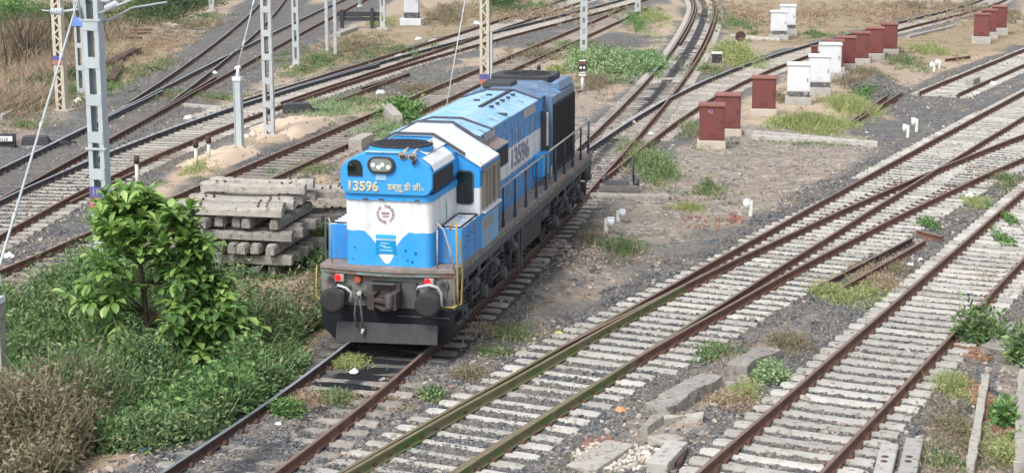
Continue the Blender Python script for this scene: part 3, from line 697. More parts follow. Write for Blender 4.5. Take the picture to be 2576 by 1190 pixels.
    b.build('collar', ['loco blue', 'gasket'], root)
    oct_ = [(-.40, 4.03), (.40, 4.03), (.70, 3.90), (.90, 3.76), (.95, 3.62), (.95, 3.33), (.86, 3.19), (.76, 3.165), (-.76, 3.165), (-.86, 3.19), (-.95, 3.33), (-.95, 3.62), (-.90, 3.76), (-.70, 3.90)]
    b = MB(); b.prism(oct_, 0.0, 2.15, 'y', 0); hb = b.build('headlamp_hood', ['loco blue'], root, bevel=.022)
    # pale shoulder on the roof side of the nose
    b = MB(); b.add([(.72, .12, 3.905), (.905, .12, 3.775), (.905, 1.75, 3.775), (.72, 1.75, 3.905), (.962, .12, 3.66), (.962, 1.75, 3.66)], [(0, 1, 2, 3), (1, 4, 5, 2)], 0)
    b.add([(.44, .5, 4.038), (.71, .5, 3.918), (.71, 2.05, 3.918), (.44, 2.05, 4.038)], [(0, 1, 2, 3)], 0)
    sh = b.build('roof_shoulder', ['loco white'], root, fixn=False)
    sm = sh.modifiers.new('thick', 'SOLIDIFY'); sm.thickness = .012; sm.offset = 1
    b = MB(); b.box(.951, .972, .10, 1.62, 3.24, 3.60, 0); b.build('side_grille', ['grille'], root); b = MB(); b.box(-.972, -.951, .10, 1.62, 3.24, 3.60, 0); b.build('side_grille', ['grille'], root)
    b = MB(); b.prism([(1.22, 2.52), (1.27, 2.50), (1.30, 2.66), (1.27, 2.86), (1.23, 2.84)], .911, .914, 'x', 0); b.build('green_streak', [mat('green streak', (.12, .30, .14), .6)], root)
    # bright rim of the lamp hood and roof vent, horns
    b = MB(); b.box(-.42, .30, -.035, .05, 4.012, 4.045, 0); b.build('visor', ['loco roof blue'], root, bevel=.008)
    b = MB(); b.tube([(.06, .92, 3.95), (.06, .92, 4.06)], [.66, .65], 32, 0); b.tube([(.06, .92, 4.062), (.06, .92, 4.085)], [.66, .60], 32, 1)
    for i in range(-5, 6): h = math.sqrt(.3 - (i * .1) ** 2) if abs(i * .1) < .54 else 0; b.box(.06 + i * .1 - .008, .06 + i * .1 + .008, .92 - h, .92 + h, 4.085, 4.10, 1)
    b.build('roof_vent', ['loco blue', 'grille'], root)
    for x, y in ((.36, .02), (.58, -.06)):
        b = MB(); b.tube([(x, y + .35, 4.06), (x, y + .12, 4.03), (x, y + .04, 4.0), (x, y - .06, 3.97)], [.03, .035, .05, .09], 16, 0); b.tube([(x, y - .061, 3.97), (x, y - .064, 3.97)], .065, 12, 1); b.box(x - .02, x + .02, y + .0, y + .1, 3.8, 3.93, 1)
        b.build('horn', ['horn', 'black'], root)
    # headlamp
    b = MB(); b.prism(rect_round(-.37, .20, 3.60, 3.94, .165, 6), -.06, .0, 'y', 0); hl = b.build('headlamp', ['black'], root, bevel=.012)
    b = MB(); b.prism(rect_round(-.31, .14, 3.65, 3.90, .12, 6), -.068, -.061, 'y', 0); b.build('lamp_glass', [mat('lamp glass', (.20, .22, .20), .25, (.30, .32, .30), 6, .5)], hl)
    b = MB()
    for x, z in ((-.245, 3.775), (-.13, 3.735), (-.05, 3.785), (.07, 3.74)): b.tube([(x, -.07, z), (x, -.078, z)], .034, 12, 0)
    b.build('bulb', ['lens_w'], hl)
    b = MB(); b.prism([(-.79, 3.54), (-.49, 3.54), (-.49, 3.74), (-.53, 3.82), (-.60, 3.86), (-.68, 3.86), (-.75, 3.82), (-.79, 3.74)], -.03, .0, 'y', 0); b.tube([(-.70, -.03, 3.72), (-.70, -.09, 3.70)], .07, 10, 0); b.build('flasher_port', ['glass'], root)
    b = MB(); b.prism([(-.22, 3.46), (.02, 3.46), (.0, 3.58), (-.2, 3.58)], -.012, 0, 'y', 0); b.build('lamp_bracket', ['loco roof blue'], root)
    # lettering
    text_mesh('13596', .265, 'numcream', 'number', root, (-.82, -.004, 3.235), (PI / 2, 0, 0), .003, sx=1.0, bold=.012)
    text_mesh('डब्लू डी जी', .17, 'numcream', 'class_lettering', root, (.03, -.004, 3.27), (PI / 2, 0, 0), .003, sx=.95, bold=.006)
    text_mesh('3A', .10, 'numcream', 'class_digits', root, (.67, -.004, 3.27), (PI / 2, 0, 0), .004)
    b = MB()
    for i in range(34):
        a = 2 * PI * i / 34
        if i in (15, 16, 32, 33): continue
        r = .165; w = .013 + .004 * (i % 3 == 0); h = .030 if i % 4 else .022; T = Matrix.Translation((-.05 + r * math.sin(a), .094, 2.76 + r * math.cos(a))) @ Matrix.Rotation(a, 4, 'Y'); b.box(-w, w * .2, -.003, .0, -h, h, 0, T=T)
    b.box(-.13, .03, .091, .094, 2.755, 2.80, 0); b.box(-.11, .02, .091, .094, 2.70, 2.725, 0)
    b.build('round_emblem', ['emblem'], root)
    b = MB(); b.box(-.26, .16, .086, .0965, 1.95, 2.225, 0); b.box(-.26, .16, .086, .0965, 2.26, 2.34, 1); sg = b.build('small_sign', ['signblue', 'signcyan'], root)
    b = MB()
    for x0, x1, z in ((-.16, .02, 2.165), (-.18, -.05, 2.11), (-.10, .06, 2.08), (-.18, .09, 2.02)): b.box(x0, x1, .083, .086, z - .012, z + .015, 0)
    b.build('sign_lettering', [mat('sign lettering', (.25, .52, .72), .5)], sg)
    b = MB()
    for x, z, r in ((.36, 2.02, .03), (.57, 1.98, .035), (.40, 1.83, .025), (.50, 1.80, .03), (-.70, 2.05, .02), (.30, 1.90, .012), (-.74, 1.82, .02)): b.tube([(x, .0985, z), (x, .0955, z)], r, 9, 0)
    b.build('paint_chip', [mat('chipped paint', (.01, .11, .30), .7)], root)
    # --- cab
    cabp = [(-1.41, 1.70), (1.41, 1.70), (1.41, 3.48), (.38, 4.06), (-.38, 4.06), (-1.41, 3.48)]
    b = MB(); b.prism(cabp, 2.15, 3.88, 'y', 0); b.build('cab', ['loco cab paint'], root, bevel=.012)
    roofp = [(-1.45, 3.475), (-.40, 4.09), (.40, 4.09), (1.45, 3.475), (1.45, 3.44), (.40, 4.055), (-.40, 4.055), (-1.45, 3.44)]
    b = MB()
    for i in range(3): a_, c_, d_, e_ = [(0, 1, 6, 7), (1, 2, 5, 6), (2, 3, 4, 5)][i]; b.prism([roofp[a_], roofp[c_], roofp[d_], roofp[e_]], 2.10, 3.82, 'y', 0)
    b.build('cab_roof', ['loco white'], root)
    M['eave'] = mat('blue eave', (.04, .20, .50), .5)
    b = MB()
    for s in (-1, 1): b.box(s * 1.405 if s > 0 else -1.45, 1.45 if s > 0 else -1.405, 2.12, 3.88, 3.36, 3.445, 0)
    b.build('eave', ['eave'], root)
    b = MB(); b.prism(rect_round(.90, 1.28, 2.64, 3.36, .09), 2.125, 2.149, 'y', 1); fw = b.build('front_window', ['gasket', 'gasket'], root); b = MB(); b.prism(rect_round(.925, 1.255, 2.665, 3.335, .075), 2.117, 2.124, 'y', 0); b.build('pane', ['glass'], fw)
    b = MB(); b.prism(rect_round(-1.28, -.90, 2.64, 3.36, .09), 2.125, 2.149, 'y', 0); fw = b.build('front_window', ['gasket'], root); b = MB(); b.prism(rect_round(-1.255, -.925, 2.665, 3.335, .075), 2.117, 2.124, 'y', 0); b.build('pane', ['glass'], fw)
    for s in (-1, 1):
        q = lambda a, c: (a, c) if s > 0 else (-c, -a)
        b = MB(); x0, x1 = q(1.412, 1.43); b.box(x0, x1, 2.34, 3.90, 2.50, 3.34, 0); sw = b.build('side_window', ['shutter'], root)
        b = MB(); x0, x1 = q(1.431, 1.438)
        for y0, y1 in ((3.05, 3.40),): b.box(x0, x1, y0, y1, 2.56, 3.30, 0)
        b.build('pane', ['glass'], sw)
        b = MB(); x0, x1 = q(1.431, 1.46)
        for y in (2.36, 2.72, 3.0, 3.44, 3.86): b.box(x0, x1, y - .025, y + .025, 2.50, 3.34, 0)
        b.box(x0, x1, 2.34, 3.90, 3.30, 3.35, 0); b.build('window_frame', ['shutter'], sw)
        b = MB(); x0, x1 = q(1.411, 1.50); b.box(x0, x1, 2.3, 3.88, 2.43, 2.47, 0); b.build('sill', ['loco white'], root)
        M['patch'] = mat('pale repainted door', (.16, .40, .66), .55, (.10, .32, .60), 2, .6, col3=(.30, .32, .32), scale3=1.1, thr3=.56)
        b = MB(); x0, x1 = q(1.411, 1.425); b.box(x0, x1, 2.26, 3.86, 1.66, 2.34, 0); b.build('locker_door', ['patch'], root, bevel=.01)
        b = MB(); x0, x1 = q(1.426, 1.430); b.box(x0, x1, 2.42, 3.3, 2.02, 2.27, 0); b.build('paint_patch', [mat('grey primer', (.30, .30, .29), .7, (.26, .28, .28), 5, .5)], root)
        # battery box beside the nose
        b = MB(); x0, x1 = q(.915, 1.41); b.box(x0, x1, .56, 2.149, 1.70, 2.43, 0); bx = b.build('battery_box', [paint('loco box paint', 'top', .66, base=(.03, .22, .62))], root, bevel=.015)
        b = MB(); x0, x1 = q(.95, 1.38)
        for y0, y1 in ((.60, .63), (2.09, 2.12)): b.box(x0, x1, y0, y1, 2.431, 2.46, 0)
        for xx in (x0, x1 - .03): b.box(xx, xx + .03, .63, 2.09, 2.431, 2.46, 0)
        for i in range(6): b.box(x0 + .03, x1 - .03, .80 + i * .22, .86 + i * .22, 2.431, 2.45, 1)
        b.build('box_lid', ['coupler', 'loco white'], bx)
        b = MB(); x0, x1 = q(1.411, 1.418)
        for y, z in ((.9, 2.2), (1.0, 2.08), (1.1, 2.15), (.8, 2.0), (1.5, 2.15), (1.2, 2.22)): b.box(x0, x1, y, y + .07, z, z + .035, 0)
        b.build('paint_chip', [mat('chipped paint side', (.01, .09, .25), .7)], root)
    # --- long hood
    hp = [(-.95, 1.70), (.95, 1.70), (.95, 3.82), (.34, 4.03), (-.34, 4.03), (-.95, 3.82)]
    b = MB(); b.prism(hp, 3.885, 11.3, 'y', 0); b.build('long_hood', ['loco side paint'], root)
    def roofstrip(name, w0, e, y0, y1, m, th=.03, up=0.0, zz=3.82, top=4.03, fl=.34):
        b = MB(); pts = [(-w0, zz + e), (-fl, top + e), (fl, top + e), (w0, zz + e)]
        for i in range(3):
            (a0, c0), (a1, c1) = pts[i], pts[i + 1]; b.prism([(a0, c0), (a1, c1), (a1, c1 + th), (a0, c0 + th)], y0, y1, 'y', 0)
        return b.build(name, [m], root)
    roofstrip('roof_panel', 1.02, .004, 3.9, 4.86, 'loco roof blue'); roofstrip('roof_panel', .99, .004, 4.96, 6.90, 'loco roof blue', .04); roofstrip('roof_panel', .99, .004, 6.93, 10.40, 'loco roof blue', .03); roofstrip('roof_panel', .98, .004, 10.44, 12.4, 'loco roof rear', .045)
    for y, e, w, z_, t_, f_ in ((2.06, .03, 1.10, 3.66, 4.06, .42), (3.84, .045, 1.20, 3.60, 4.06, .40), (4.87, .03, 1.04, 3.80, 4.03, .34), (10.39, .035, 1.0, 3.81, 4.03, .34)): roofstrip('roof_seam', w, e, y, y + .10, 'gasket', .045, 0, z_, t_, f_)
    b = MB(); b.box(.24, .32, 6.95, 10.38, 4.068, 4.11, 0)
    for i in range(5): b.box(.42 + .02 * (i % 2), .52, 7.3 + i * .6, 7.42 + i * .6, 4.03, 4.075, 0)
    for x, y in ((-.1, 8.2), (-.05, 9.3)): b.box(x - .07, x + .07, y, y + .12, 4.065, 4.10, 0)
    b.box(.55, .95, 6.86, 6.94, 3.90, 3.96, 0); b.build('roof_fitting', ['darkgrey'], root)
    M['palep'] = mat('pale panel', (.42, .42, .42), .7, (.30, .32, .36), 6, .6)
    for y0, y1 in ((4.45, 5.5), (8.7, 10.1)):
        b = MB(); b.add([(.985, y0, 3.60), (.985, y1, 3.60), (.965, y1, 3.80), (.965, y0, 3.80), (.952, y0, 3.60), (.952, y1, 3.60), (.952, y1, 3.80), (.952, y0, 3.80)], [(0, 1, 2, 3), (7, 6, 5, 4), (0, 3, 7, 4), (1, 5, 6, 2), (3, 2, 6, 7), (0, 4, 5, 1)], 0); b.build('hood_panel', ['palep'], root)
    # doors along the hood
    y = 4.2
    while y < 10.9:
        b = MB(); b.box(.9505, .966, y, y + .60, 1.78, 3.52, 0); b.build('engine_door', ['loco side paint'], root, bevel=.006); y += .66
    b = MB(); b.add([(.951, 4.10, 3.62), (1.30, 4.10, 3.50), (1.30, 5.42, 3.50), (.951, 5.42, 3.62), (.951, 4.10, 3.02), (1.30, 4.10, 3.02), (1.30, 5.42, 3.02), (.951, 5.42, 3.02)], [(0, 1, 2, 3), (7, 6, 5, 4), (0, 4, 5, 1), (1, 5, 6, 2), (2, 6, 7, 3)], 0)
    b.box(1.301, 1.315, 4.14, 5.38, 3.05, 3.47, 1); b.add([(.96, 4.08, 3.64), (1.32, 4.08, 3.515), (1.32, 5.44, 3.515), (.96, 5.44, 3.64)], [(0, 1, 2, 3)], 2); b.build('intake_duct', ['loco blue', 'grille', 'deck'], root, fixn=False)
    text_mesh('13596', .62, 'grime', 'side_number', root, (.968, 7.15, 2.60), (PI / 2, 0, PI / 2), .003, sx=1.4, bold=.018)
    b = MB(); b.box(.967, 1.22, 9.9, 10.75, 1.95, 2.50, 0); b.build('sand_box', ['loco blue'], root, bevel=.01)
    for yy in (9.7, 10.3): b = MB(); b.tube([(1.36, yy, 1.7), (1.36, yy, 2.2)], .02, 6, 0); b.build('grab_iron', ['yellow'], root)
    # --- radiator room
    rp = [(-1.18, 1.70), (1.18, 1.70), (1.18, 3.82), (.62, 4.06), (-.62, 4.06), (-1.18, 3.82)]
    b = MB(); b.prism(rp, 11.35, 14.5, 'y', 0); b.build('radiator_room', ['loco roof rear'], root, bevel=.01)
    b = MB(); b.box(1.181, 1.21, 11.42, 14.48, 1.80, 3.62, 0); b.build('radiator_grille', ['grille'], root); b = MB(); b.box(-1.21, -1.181, 11.42, 14.48, 1.80, 3.62, 0); b.build('radiator_grille', ['grille'], root); b = MB()
    for i in range(16): b.box(1.211, 1.225, 11.5 + i * .19, 11.54 + i * .19, 1.95, 3.58, 0)
    b.build('grille_bars', ['grille'], root)
    ring = [(-1.0, 12.9), (-.55, 12.35), (.75, 12.35), (1.0, 12.9), (.9, 14.25), (-.8, 14.25)]
    b = MB(); b.prism([(x, y) for x, y in [(-.80, 13.0), (.74, 13.0), (.84, 13.3), (.80, 14.4), (-.80, 14.4), (-.92, 13.4)]], 4.0, 4.17, 'z', 0); b.box(.80, 1.17, 12.6, 14.4, 3.86, 4.06, 1, top=(.5, 1)); fr = b.build('fan_housing', ['black', 'loco roof rear'], root, bevel=.02)
    b = MB(); b.tube([(0, 13.7, 4.171), (0, 13.7, 4.19)], [.66, .62], 32, 0)
    for i in range(8): b.box(-.02, .02, -.60, .60, .0, .012, 0, T=Matrix.Translation((0, 13.7, 4.192)) @ Matrix.Rotation(i * PI / 8, 4, 'Z'))
    b.build('fan_grille', ['grille'], fr)
    b = MB(); b.box(-.66, .12, 11.2, 12.0, 4.04, 4.19, 0, top=(.95, .95)); b.build('exhaust_stack', ['black'], root, bevel=.02)
    b = MB(); b.tube([(.2, 14.4, 4.2), (.2, 14.4, 4.34)], [.07, .03], 8, 0); b.tube([(1.26, 14.45, 3.6), (1.38, 14.5, 3.62)], .03, 6, 0); b.build('roof_fitting', ['black'], root)
    b = MB()
    for yy, z0, z1 in ((10.85, 2.4, 3.5), (11.15, 1.8, 3.3)): b.box(.952, 1.10, yy, yy + .10, z0, z1, 0)
    b.build('exhaust_pipe', ['darkgrey'], root)
    b = MB(); b.box(1.02, 1.12, 11.02, 11.12, 2.6, 3.45, 0); b.build('white_pipe', ['loco white'], root)
    # end platform
    b = MB(); b.prism([(-.91, 14.5), (.91, 14.5), (.91, 15.7), (-.91, 15.7)], 1.70, 3.1, 'z', 0) if False else b.box(-.5, .5, 14.51, 15.2, 1.70, 2.5, 0); b.build('rear_locker', ['loco side paint'], root)
    # --- handrails
    b = MB(); b.tube([(1.37, 4.1, 2.62), (1.37, 9.3, 2.62)], .024, 7, 0); b.tube([(1.37, 10.0, 2.62), (1.37, 15.9, 2.62)], .026, 7, 0); b.tube([(-1.37, 4.1, 2.62), (-1.37, 15.9, 2.62)], .024, 7, 0); b.build('handrail', ['railgrey'], root)
    for s in (-1, 1):
        for i in range(10):
            y = 4.6 + i * 1.24; b = MB(); b.tube([(s * 1.37, y, 1.70), (s * 1.37, y, 2.62)], .026, 6, 0); b.box(s * 1.37 - .035, s * 1.37 + .035, y - .035, y + .035, 1.70, 1.86, 0); b.build('stanchion', ['postblue'], root)
    b = MB(); b.tube([(1.30, 16.1, 1.7), (1.30, 16.1, 2.7), (-1.30, 16.1, 2.7), (-1.30, 16.1, 1.7)], .022, 6, 0); b.tube([(1.30, 16.1, 2.2), (.4, 16.1, 2.2)], .02, 6, 0); b.tube([(1.37, 15.9, 1.7), (1.37, 15.9, 2.62), (1.30, 16.1, 2.7)], .022, 6, 0); b.build('end_railing', ['railgrey'], root)
    b = MB(); b.tube([(1.47, -.02, .98), (1.47, -.06, 1.3), (1.46, -.05, 2.0), (1.44, .0, 2.52), (1.42, .1, 2.60), (1.36, .2, 2.62), (1.27, .24, 2.56), (1.25, .24, 2.46)], .021, 7, 0)
    b.tube([(1.36, -.05, .95), (1.50, .12, .98), (1.52, .15, 1.6), (1.50, .12, 2.0), (1.48, .10, 2.35)], .019, 7, 0)
    b.tube([(1.10, .02, .92), (1.38, -.05, .94), (1.47, -.02, .99)], .019, 7, 0); b.tube([(1.40, -.03, 1.72), (1.30, .02, 2.1), (1.16, .05, 2.50), (1.05, .08, 2.60), (.96, .2, 2.56)], .019, 7, 1)
    b.tube([(1.03, .06, 1.70), (1.03, .06, 2.48)], .019, 7, 1); b.build('front_handrail', ['yellow', 'railgrey'], root)
    b = MB(); b.tube([(-1.50, .05, 1.66), (-1.52, .03, 1.2), (-1.50, .02, 1.0), (-1.38, .02, .92), (-1.2, .03, .95)], .017, 7, 0); b.tube([(-1.20, .12, 1.70), (-1.22, .12, 2.5), (-1.26, .16, 2.62), (-1.34, .2, 2.6), (-1.36, .2, 1.75)], .015, 7, 1); b.build('front_handrail', ['yellow', 'railgrey'], root)
    b = MB()
    for z in (.55, .85, 1.15): b.box(1.22, 1.44, .12, .50, z, z + .03, 0)
    b.box(1.20, 1.23, .10, .52, .5, 1.35, 0); b.box(1.43, 1.45, .46, .50, .5, 1.35, 0); b.build('step', ['under2'], root)
    # --- fuel tank, reservoirs
    b = MB(); b.prism([(-1.25, 1.25), (1.25, 1.25), (1.30, 1.1), (1.30, .65), (1.05, .42), (-1.05, .42), (-1.30, .65), (-1.30, 1.1)], 6.6, 9.3, 'y', 0); b.build('fuel_tank', ['under'], root, bevel=.02)
    for z, y0, y1 in ((1.05, 5.6, 6.5), (1.0, 9.4, 10.4)):
        b = MB(); b.tube([(1.15, y0, z), (1.15, y1, z)], .16, 14, 0); b.build('air_reservoir', ['under2'], root)
    b = MB()
    for y in (6.2, 6.55): b.box(1.30, 1.38, y, y + .10, .35, 1.36, 0)
    b.build('ladder', ['under2'], root)
    # --- bogies
    for y0 in (3.05, 13.15):
        bg = MB(); L = 2.75
        for s in (-1, 1):
            bg.prism([(y0 - L, .95), (y0 - L + .3, 1.12), (y0 - 1.2, 1.12), (y0 - .9, .92), (y0 + .9, .92), (y0 + 1.2, 1.12), (y0 + L - .3, 1.12), (y0 + L, .95), (y0 + L, .78), (y0 + 1.3, .70), (y0 - 1.3, .70), (y0 - L, .78)], s * 1.02 - .07, s * 1.02 + .07, 'x', 0)
            bg.tube([(s * 1.22, y0 - 2.4, .60), (s * 1.22, y0 + 2.4, .60)], .03, 6, 1)
            bg.tube([(s * 1.30, y0 - 2.2, 1.05), (s * 1.30, y0 + 1.6, 1.15)], .035, 6, 1)
        for y in (y0 - L + .1, y0 + L - .1): bg.box(-1.0, 1.0, y - .1, y + .1, .72, .98, 0)
        bg.box(-1.0, 1.0, y0 - .35, y0 + .35, .7, 1.15, 0); bogie = bg.build('bogie', ['under', 'under2'], root, bevel=.012)
        for ax in (-1.9, 0, 1.9):
            b = MB()
            for s in (-1, 1):
                b.tube([(s * .80, y0 + ax, .546), (s * .86, y0 + ax, .546)], [.575, .575], 30, 0); b.tube([(s * .86, y0 + ax, .546), (s * .94, y0 + ax, .546)], [.546, .54], 30, 0)
            b.tube([(-.94, y0 + ax, .546), (.94, y0 + ax, .546)], .10, 10, 0); b.build('wheelset', ['under'], bogie)
            for s in (-1, 1):
                b = MB(); b.box(s * 1.16 - .10, s * 1.16 + .10, y0 + ax - .17, y0 + ax + .17, .38, .76, 0); b.tube([(s * 1.24, y0 + ax, .56), (s * 1.36, y0 + ax, .56)], [.17, .14], 16, 1); b.box(s * 1.18 - .03, s * 1.18 + .03, y0 + ax - .5, y0 + ax + .5, .66, .72, 1)
                b.build('axle_box', ['under', 'under2'], bogie, bevel=.01)
                for dy in (-.42, .42):
                    b = MB(); pts = [(s * 1.14 + .085 * math.cos(t * .9), y0 + ax + dy + .085 * math.sin(t * .9), .50 + t * .0145) for t in range(0, 36)]; b.tube(pts, .018, 5, 0); b.build('coil_spring', ['under2'], bogie)
                b = MB(); b.tube([(s * 1.34, y0 + ax + .62, 1.02), (s * 1.34, y0 + ax + .92, 1.02)], .11, 12, 0); b.tube([(s * 1.34, y0 + ax + .55, 1.0), (s * 1.30, y0 + ax + .62, .5)], .03, 6, 0); b.box(s * 1.2 - .06, s * 1.2 + .06, y0 + ax + .66, y0 + ax + .80, .35, .85, 0); b.build('brake_cylinder', ['under2'], bogie)
    b = MB(); b.box(-.1, .1, .3, 15.8, .9, 1.2, 0); b.build('centre_sill', ['under'], root)
    return root
LOCO = loco()

# ------------------------------------------------------------------ overhead line masts
def dup(o, parent, loc, rot=None):
    c = o.copy(); C.objects.link(c); c.parent = parent; c.location = loc
    if rot: c.rotation_euler = rot
    return c
def batten_mast(u, v, label, w=.40, d=.24, h=8.6, leg=.11, pitch=.92, bh=.30, m='galv', rz=-.1, z0=0.0, foot=True, group='overhead line masts'):
    x, y, z = at(u, v); root = empty('overhead_line_mast', (x, y, z), rz, label, 'mast', group)
    for s in (-1, 1):
        b = MB(); xo, xi = s * w / 2, s * (w / 2 - leg * .16)
        b.box(min(xo, xi), max(xo, xi), -d / 2, d / 2, -.3, h, 0)
        for t in (-1, 1): ya, yb = t * d / 2, t * (d / 2 - .014); xa = s * (w / 2 - leg); b.box(min(xi, xa), max(xi, xa), min(ya, yb), max(ya, yb), -.3, h, 0)
        b.build('leg', [m], root)
    for t in (-1, 1):
        b = MB(); ya, yb = t * (d / 2 + .001), t * (d / 2 + .012); b.box(-w / 2 + .015, w / 2 - .015, min(ya, yb), max(ya, yb), -bh / 2, bh / 2, 0)
        p = b.build('batten_plate', [m], root); p.location = (0, 0, z0 + .3); k = z0 + .3 + pitch
        while k < h - .1: dup(p, root, (0, 0, k)); k += pitch
    if foot:
        b = MB(); b.box(-w / 2 - .22, w / 2 + .22, -d / 2 - .2, d / 2 + .2, -.35, .06, 0, top=(.94, .94)); b.build('footing', ['plinth'], root, bevel=.02)
    return root
def lattice_mast(u, v, label, w=.34, d=.22, h=8.6, leg=.085, pitch=.27, m='cream', rz=-.1, group='overhead line masts', foot=True):
    x, y, z = at(u, v); root = empty('overhead_line_mast', (x, y, z), rz, label, 'mast', group)
    for s in (-1, 1):
        b = MB(); xo, xi = s * w / 2, s * (w / 2 - .014); b.box(min(xo, xi), max(xo, xi), -d / 2, d / 2, -.3, h, 0)
        for t in (-1, 1): ya, yb = t * d / 2, t * (d / 2 - .012); xa = s * (w / 2 - leg); b.box(min(xi, xa), max(xi, xa), min(ya, yb), max(ya, yb), -.3, h, 0)
        b.build('leg', [m], root)
    a = w / 2 - leg * .5
    for t in (-1, 1):
        b = MB(); k = .1; s = t
        while k < h - pitch:
            yc = t * (d / 2 + .006); e = .034; p, q = (-s * a, k), (s * a, k + pitch); nx, nz = -(q[1] - p[1]), (q[0] - p[0]); nn = math.hypot(nx, nz); nx, nz = nx / nn * e, nz / nn * e
            b.prism([(p[0] + nx, p[1] + nz), (q[0] + nx, q[1] + nz), (q[0] - nx, q[1] - nz), (p[0] - nx, p[1] - nz)], yc - .004 + .003 * s, yc + .004 + .003 * s, 'y', 0)
            k += pitch; s = -s
        b.build('lacing', [m], root)
    if foot: b = MB(); b.box(-w / 2 - .2, w / 2 + .2, -d / 2 - .2, d / 2 + .2, -.35, .05, 0); b.build('footing', ['plinth'], root, bevel=.02)
    return root
def clampring(root, w, d, z, m='galv'):
    b = MB(); b.box(-w / 2 - .07, w / 2 + .07, -d / 2 - .03, -d / 2 - .013, z - .03, z + .03, 0); b.box(-w / 2 - .07, w / 2 + .07, d / 2 + .013, d / 2 + .03, z - .03, z + .03, 0)
    for s in (-1, 1): b.tube([(s * (w / 2 + .05), -d / 2 - .05, z), (s * (w / 2 + .05), d / 2 + .05, z)], .012, 6, 0)
    b.build('clamp', [m], root)
def plate(root, w, d, z, ww, hh, top, bot=None, t1='', t2='', s1=.16, s2=.16):
    b = MB(); y = -d / 2 - .03; b.box(-ww / 2, ww / 2, y - .006, y, z, z + hh, 0)
    if bot: b.box(-ww / 2, ww / 2, y - .006, y, z - hh, z - .002, 1)
    p = b.build('number_plate', [top] + ([bot] if bot else []), root)
    if t1: text_mesh(t1, s1, 'pinktext', 'plate_lettering', p, (0, y - .007, z + hh * .5 - s1 * .35), (PI / 2, 0, 0), .002, 'CENTER', bold=.006)
    if t2: text_mesh(t2, s2, 'blueplate', 'plate_lettering', p, (0, y - .007, z - hh * .5 - s2 * .35), (PI / 2, 0, 0), .002, 'CENTER', bold=.006)
m1 = batten_mast(262, 662, 'large grey batten mast at left rising behind the big leaved young tree', .44, .28, 9.0, .12, .93, .28, 'galv', -.30, .15)
clampring(m1, .44, .28, 6.15); clampring(m1, .44, .28, 2.95)
plate(m1, .44, .30, 1.72, .44, .27, 'blueplate', 'orangeplate', '111', '153', .20, .20)
b = MB(); b.tube([(.2, -.1, 6.30), (1.3, .1, 6.75), (3.4, .4, 7.25)], .03, 8, 0); b.tube([(.2, .1, 6.05), (1.0, .2, 6.45), (1.9, .3, 6.60)], .024, 8, 0); b.tube([(-.2, 0, 6.42), (-.75, -.1, 6.34)], .035, 8, 0)
for i in range(7): b.tube([(-.78 - i * .045, -.1, 6.34), (-.80 - i * .045, -.1, 6.34)], .085, 12, 1)
for i in range(7): b.tube([(.42 + i * .045, -.05, 6.44 + i * .02), (.44 + i * .045, -.05, 6.45 + i * .02)], .08, 12, 1)
b.tube([(-1.1, -.1, 6.34), (-1.35, -.12, 6.36)], .02, 6, 0); b.tube([(-.3, .1, 6.6), (.5, 0, 6.62)], .05, 8, 0); b.tube([(-.4, -.2, 7.2), (-.2, -.18, 6.2)], .04, 8, 0)
b.build('cantilever_arm', ['galv2', 'cap_w'], m1)
m2 = lattice_mast(157, 278, 'cream lattice mast at far left beside dry brush, blue and pink plate on it', .44, .30, 9.0, .14, .28, 'cream', -.25)
plate(m2, .44, .30, 2.12, .50, .18, 'blueplate', 'orangeplate')
for u, v, h_, la in ((494, 412, .55, 'short black topped white marker stub, left one at the sand heap'), (526, 398, .5, 'short black topped marker stub, right one at the sand heap'), (346, 470, .75, 'black topped white marker stub above the big leaved tree')):
    x, y, z = at(u, v); r = empty('marker_stub', (x, y, z), 0, la, 'marker'); b = MB(); b.tube([(0, 0, -.1), (0, 0, h_)], .06, 8, 0); b.build('post', ['post_w'], r); b = MB(); b.tube([(0, 0, h_), (0, 0, h_ + .25)], .09, 8, 0); b.build('cap', ['rustd'], r)
m3 = batten_mast(208, 244, 'pale narrow batten mast partly hidden behind the large grey mast, bright blue plate', .40, .25, 9.0, .11, 1.0, .22, 'galv2', -.2)
b = MB(); b.box(-.26, .26, -.17, -.16, 3.15, 3.55, 0); b.build('number_plate', ['lbluep'], m3)
m4 = batten_mast(678, 340, 'grey batten mast standing in the pale sand heap', .40, .22, 9.0, .12, .88, .24, 'galv2', -.12)
m5 = batten_mast(746, 170, 'short looking grey batten mast by the green weeds, first behind the sand heap mast', .36, .22, 9.0, .115, .90, .30, 'galv2', -.12)
for (u, v, la) in ((823, 137, 'thin grey mast with orange tag, left one of a close pair'), (844, 143, 'thin pale post, right one of a close pair behind the batten mast')):
    x, y, z = at(u, v); r = empty('signal_wire_post', (x, y, z), -.1, la, 'post'); b = MB(); b.box(-.08, .08, -.07, .07, -.2, 5.6, 0)
    for k in range(16): b.box(-.10, .10, -.08, -.071, .2 + k * .34, .30 + k * .34, 0)
    b.build('shaft', ['galv2'], r); b = MB(); b.box(-.13, .13, -.12, -.101, 3.6, 4.3, 0); b.build('tag_plate', ['yellow'], r)
    b = MB(); b.tube([(-.1, 0, 4.7), (-.9, .2, 5.2)], .03, 6, 0); b.tube([(.1, 0, 4.5), (.4, 0, 4.9)], .06, 6, 0); b.build('bracket', ['darkgrey'], r)
m6 = batten_mast(963, 73, 'grey batten mast behind the black sleeper barrier near the top edge', .34, .22, 9.0, .11, 1.0, .40, 'galv2', -.1)
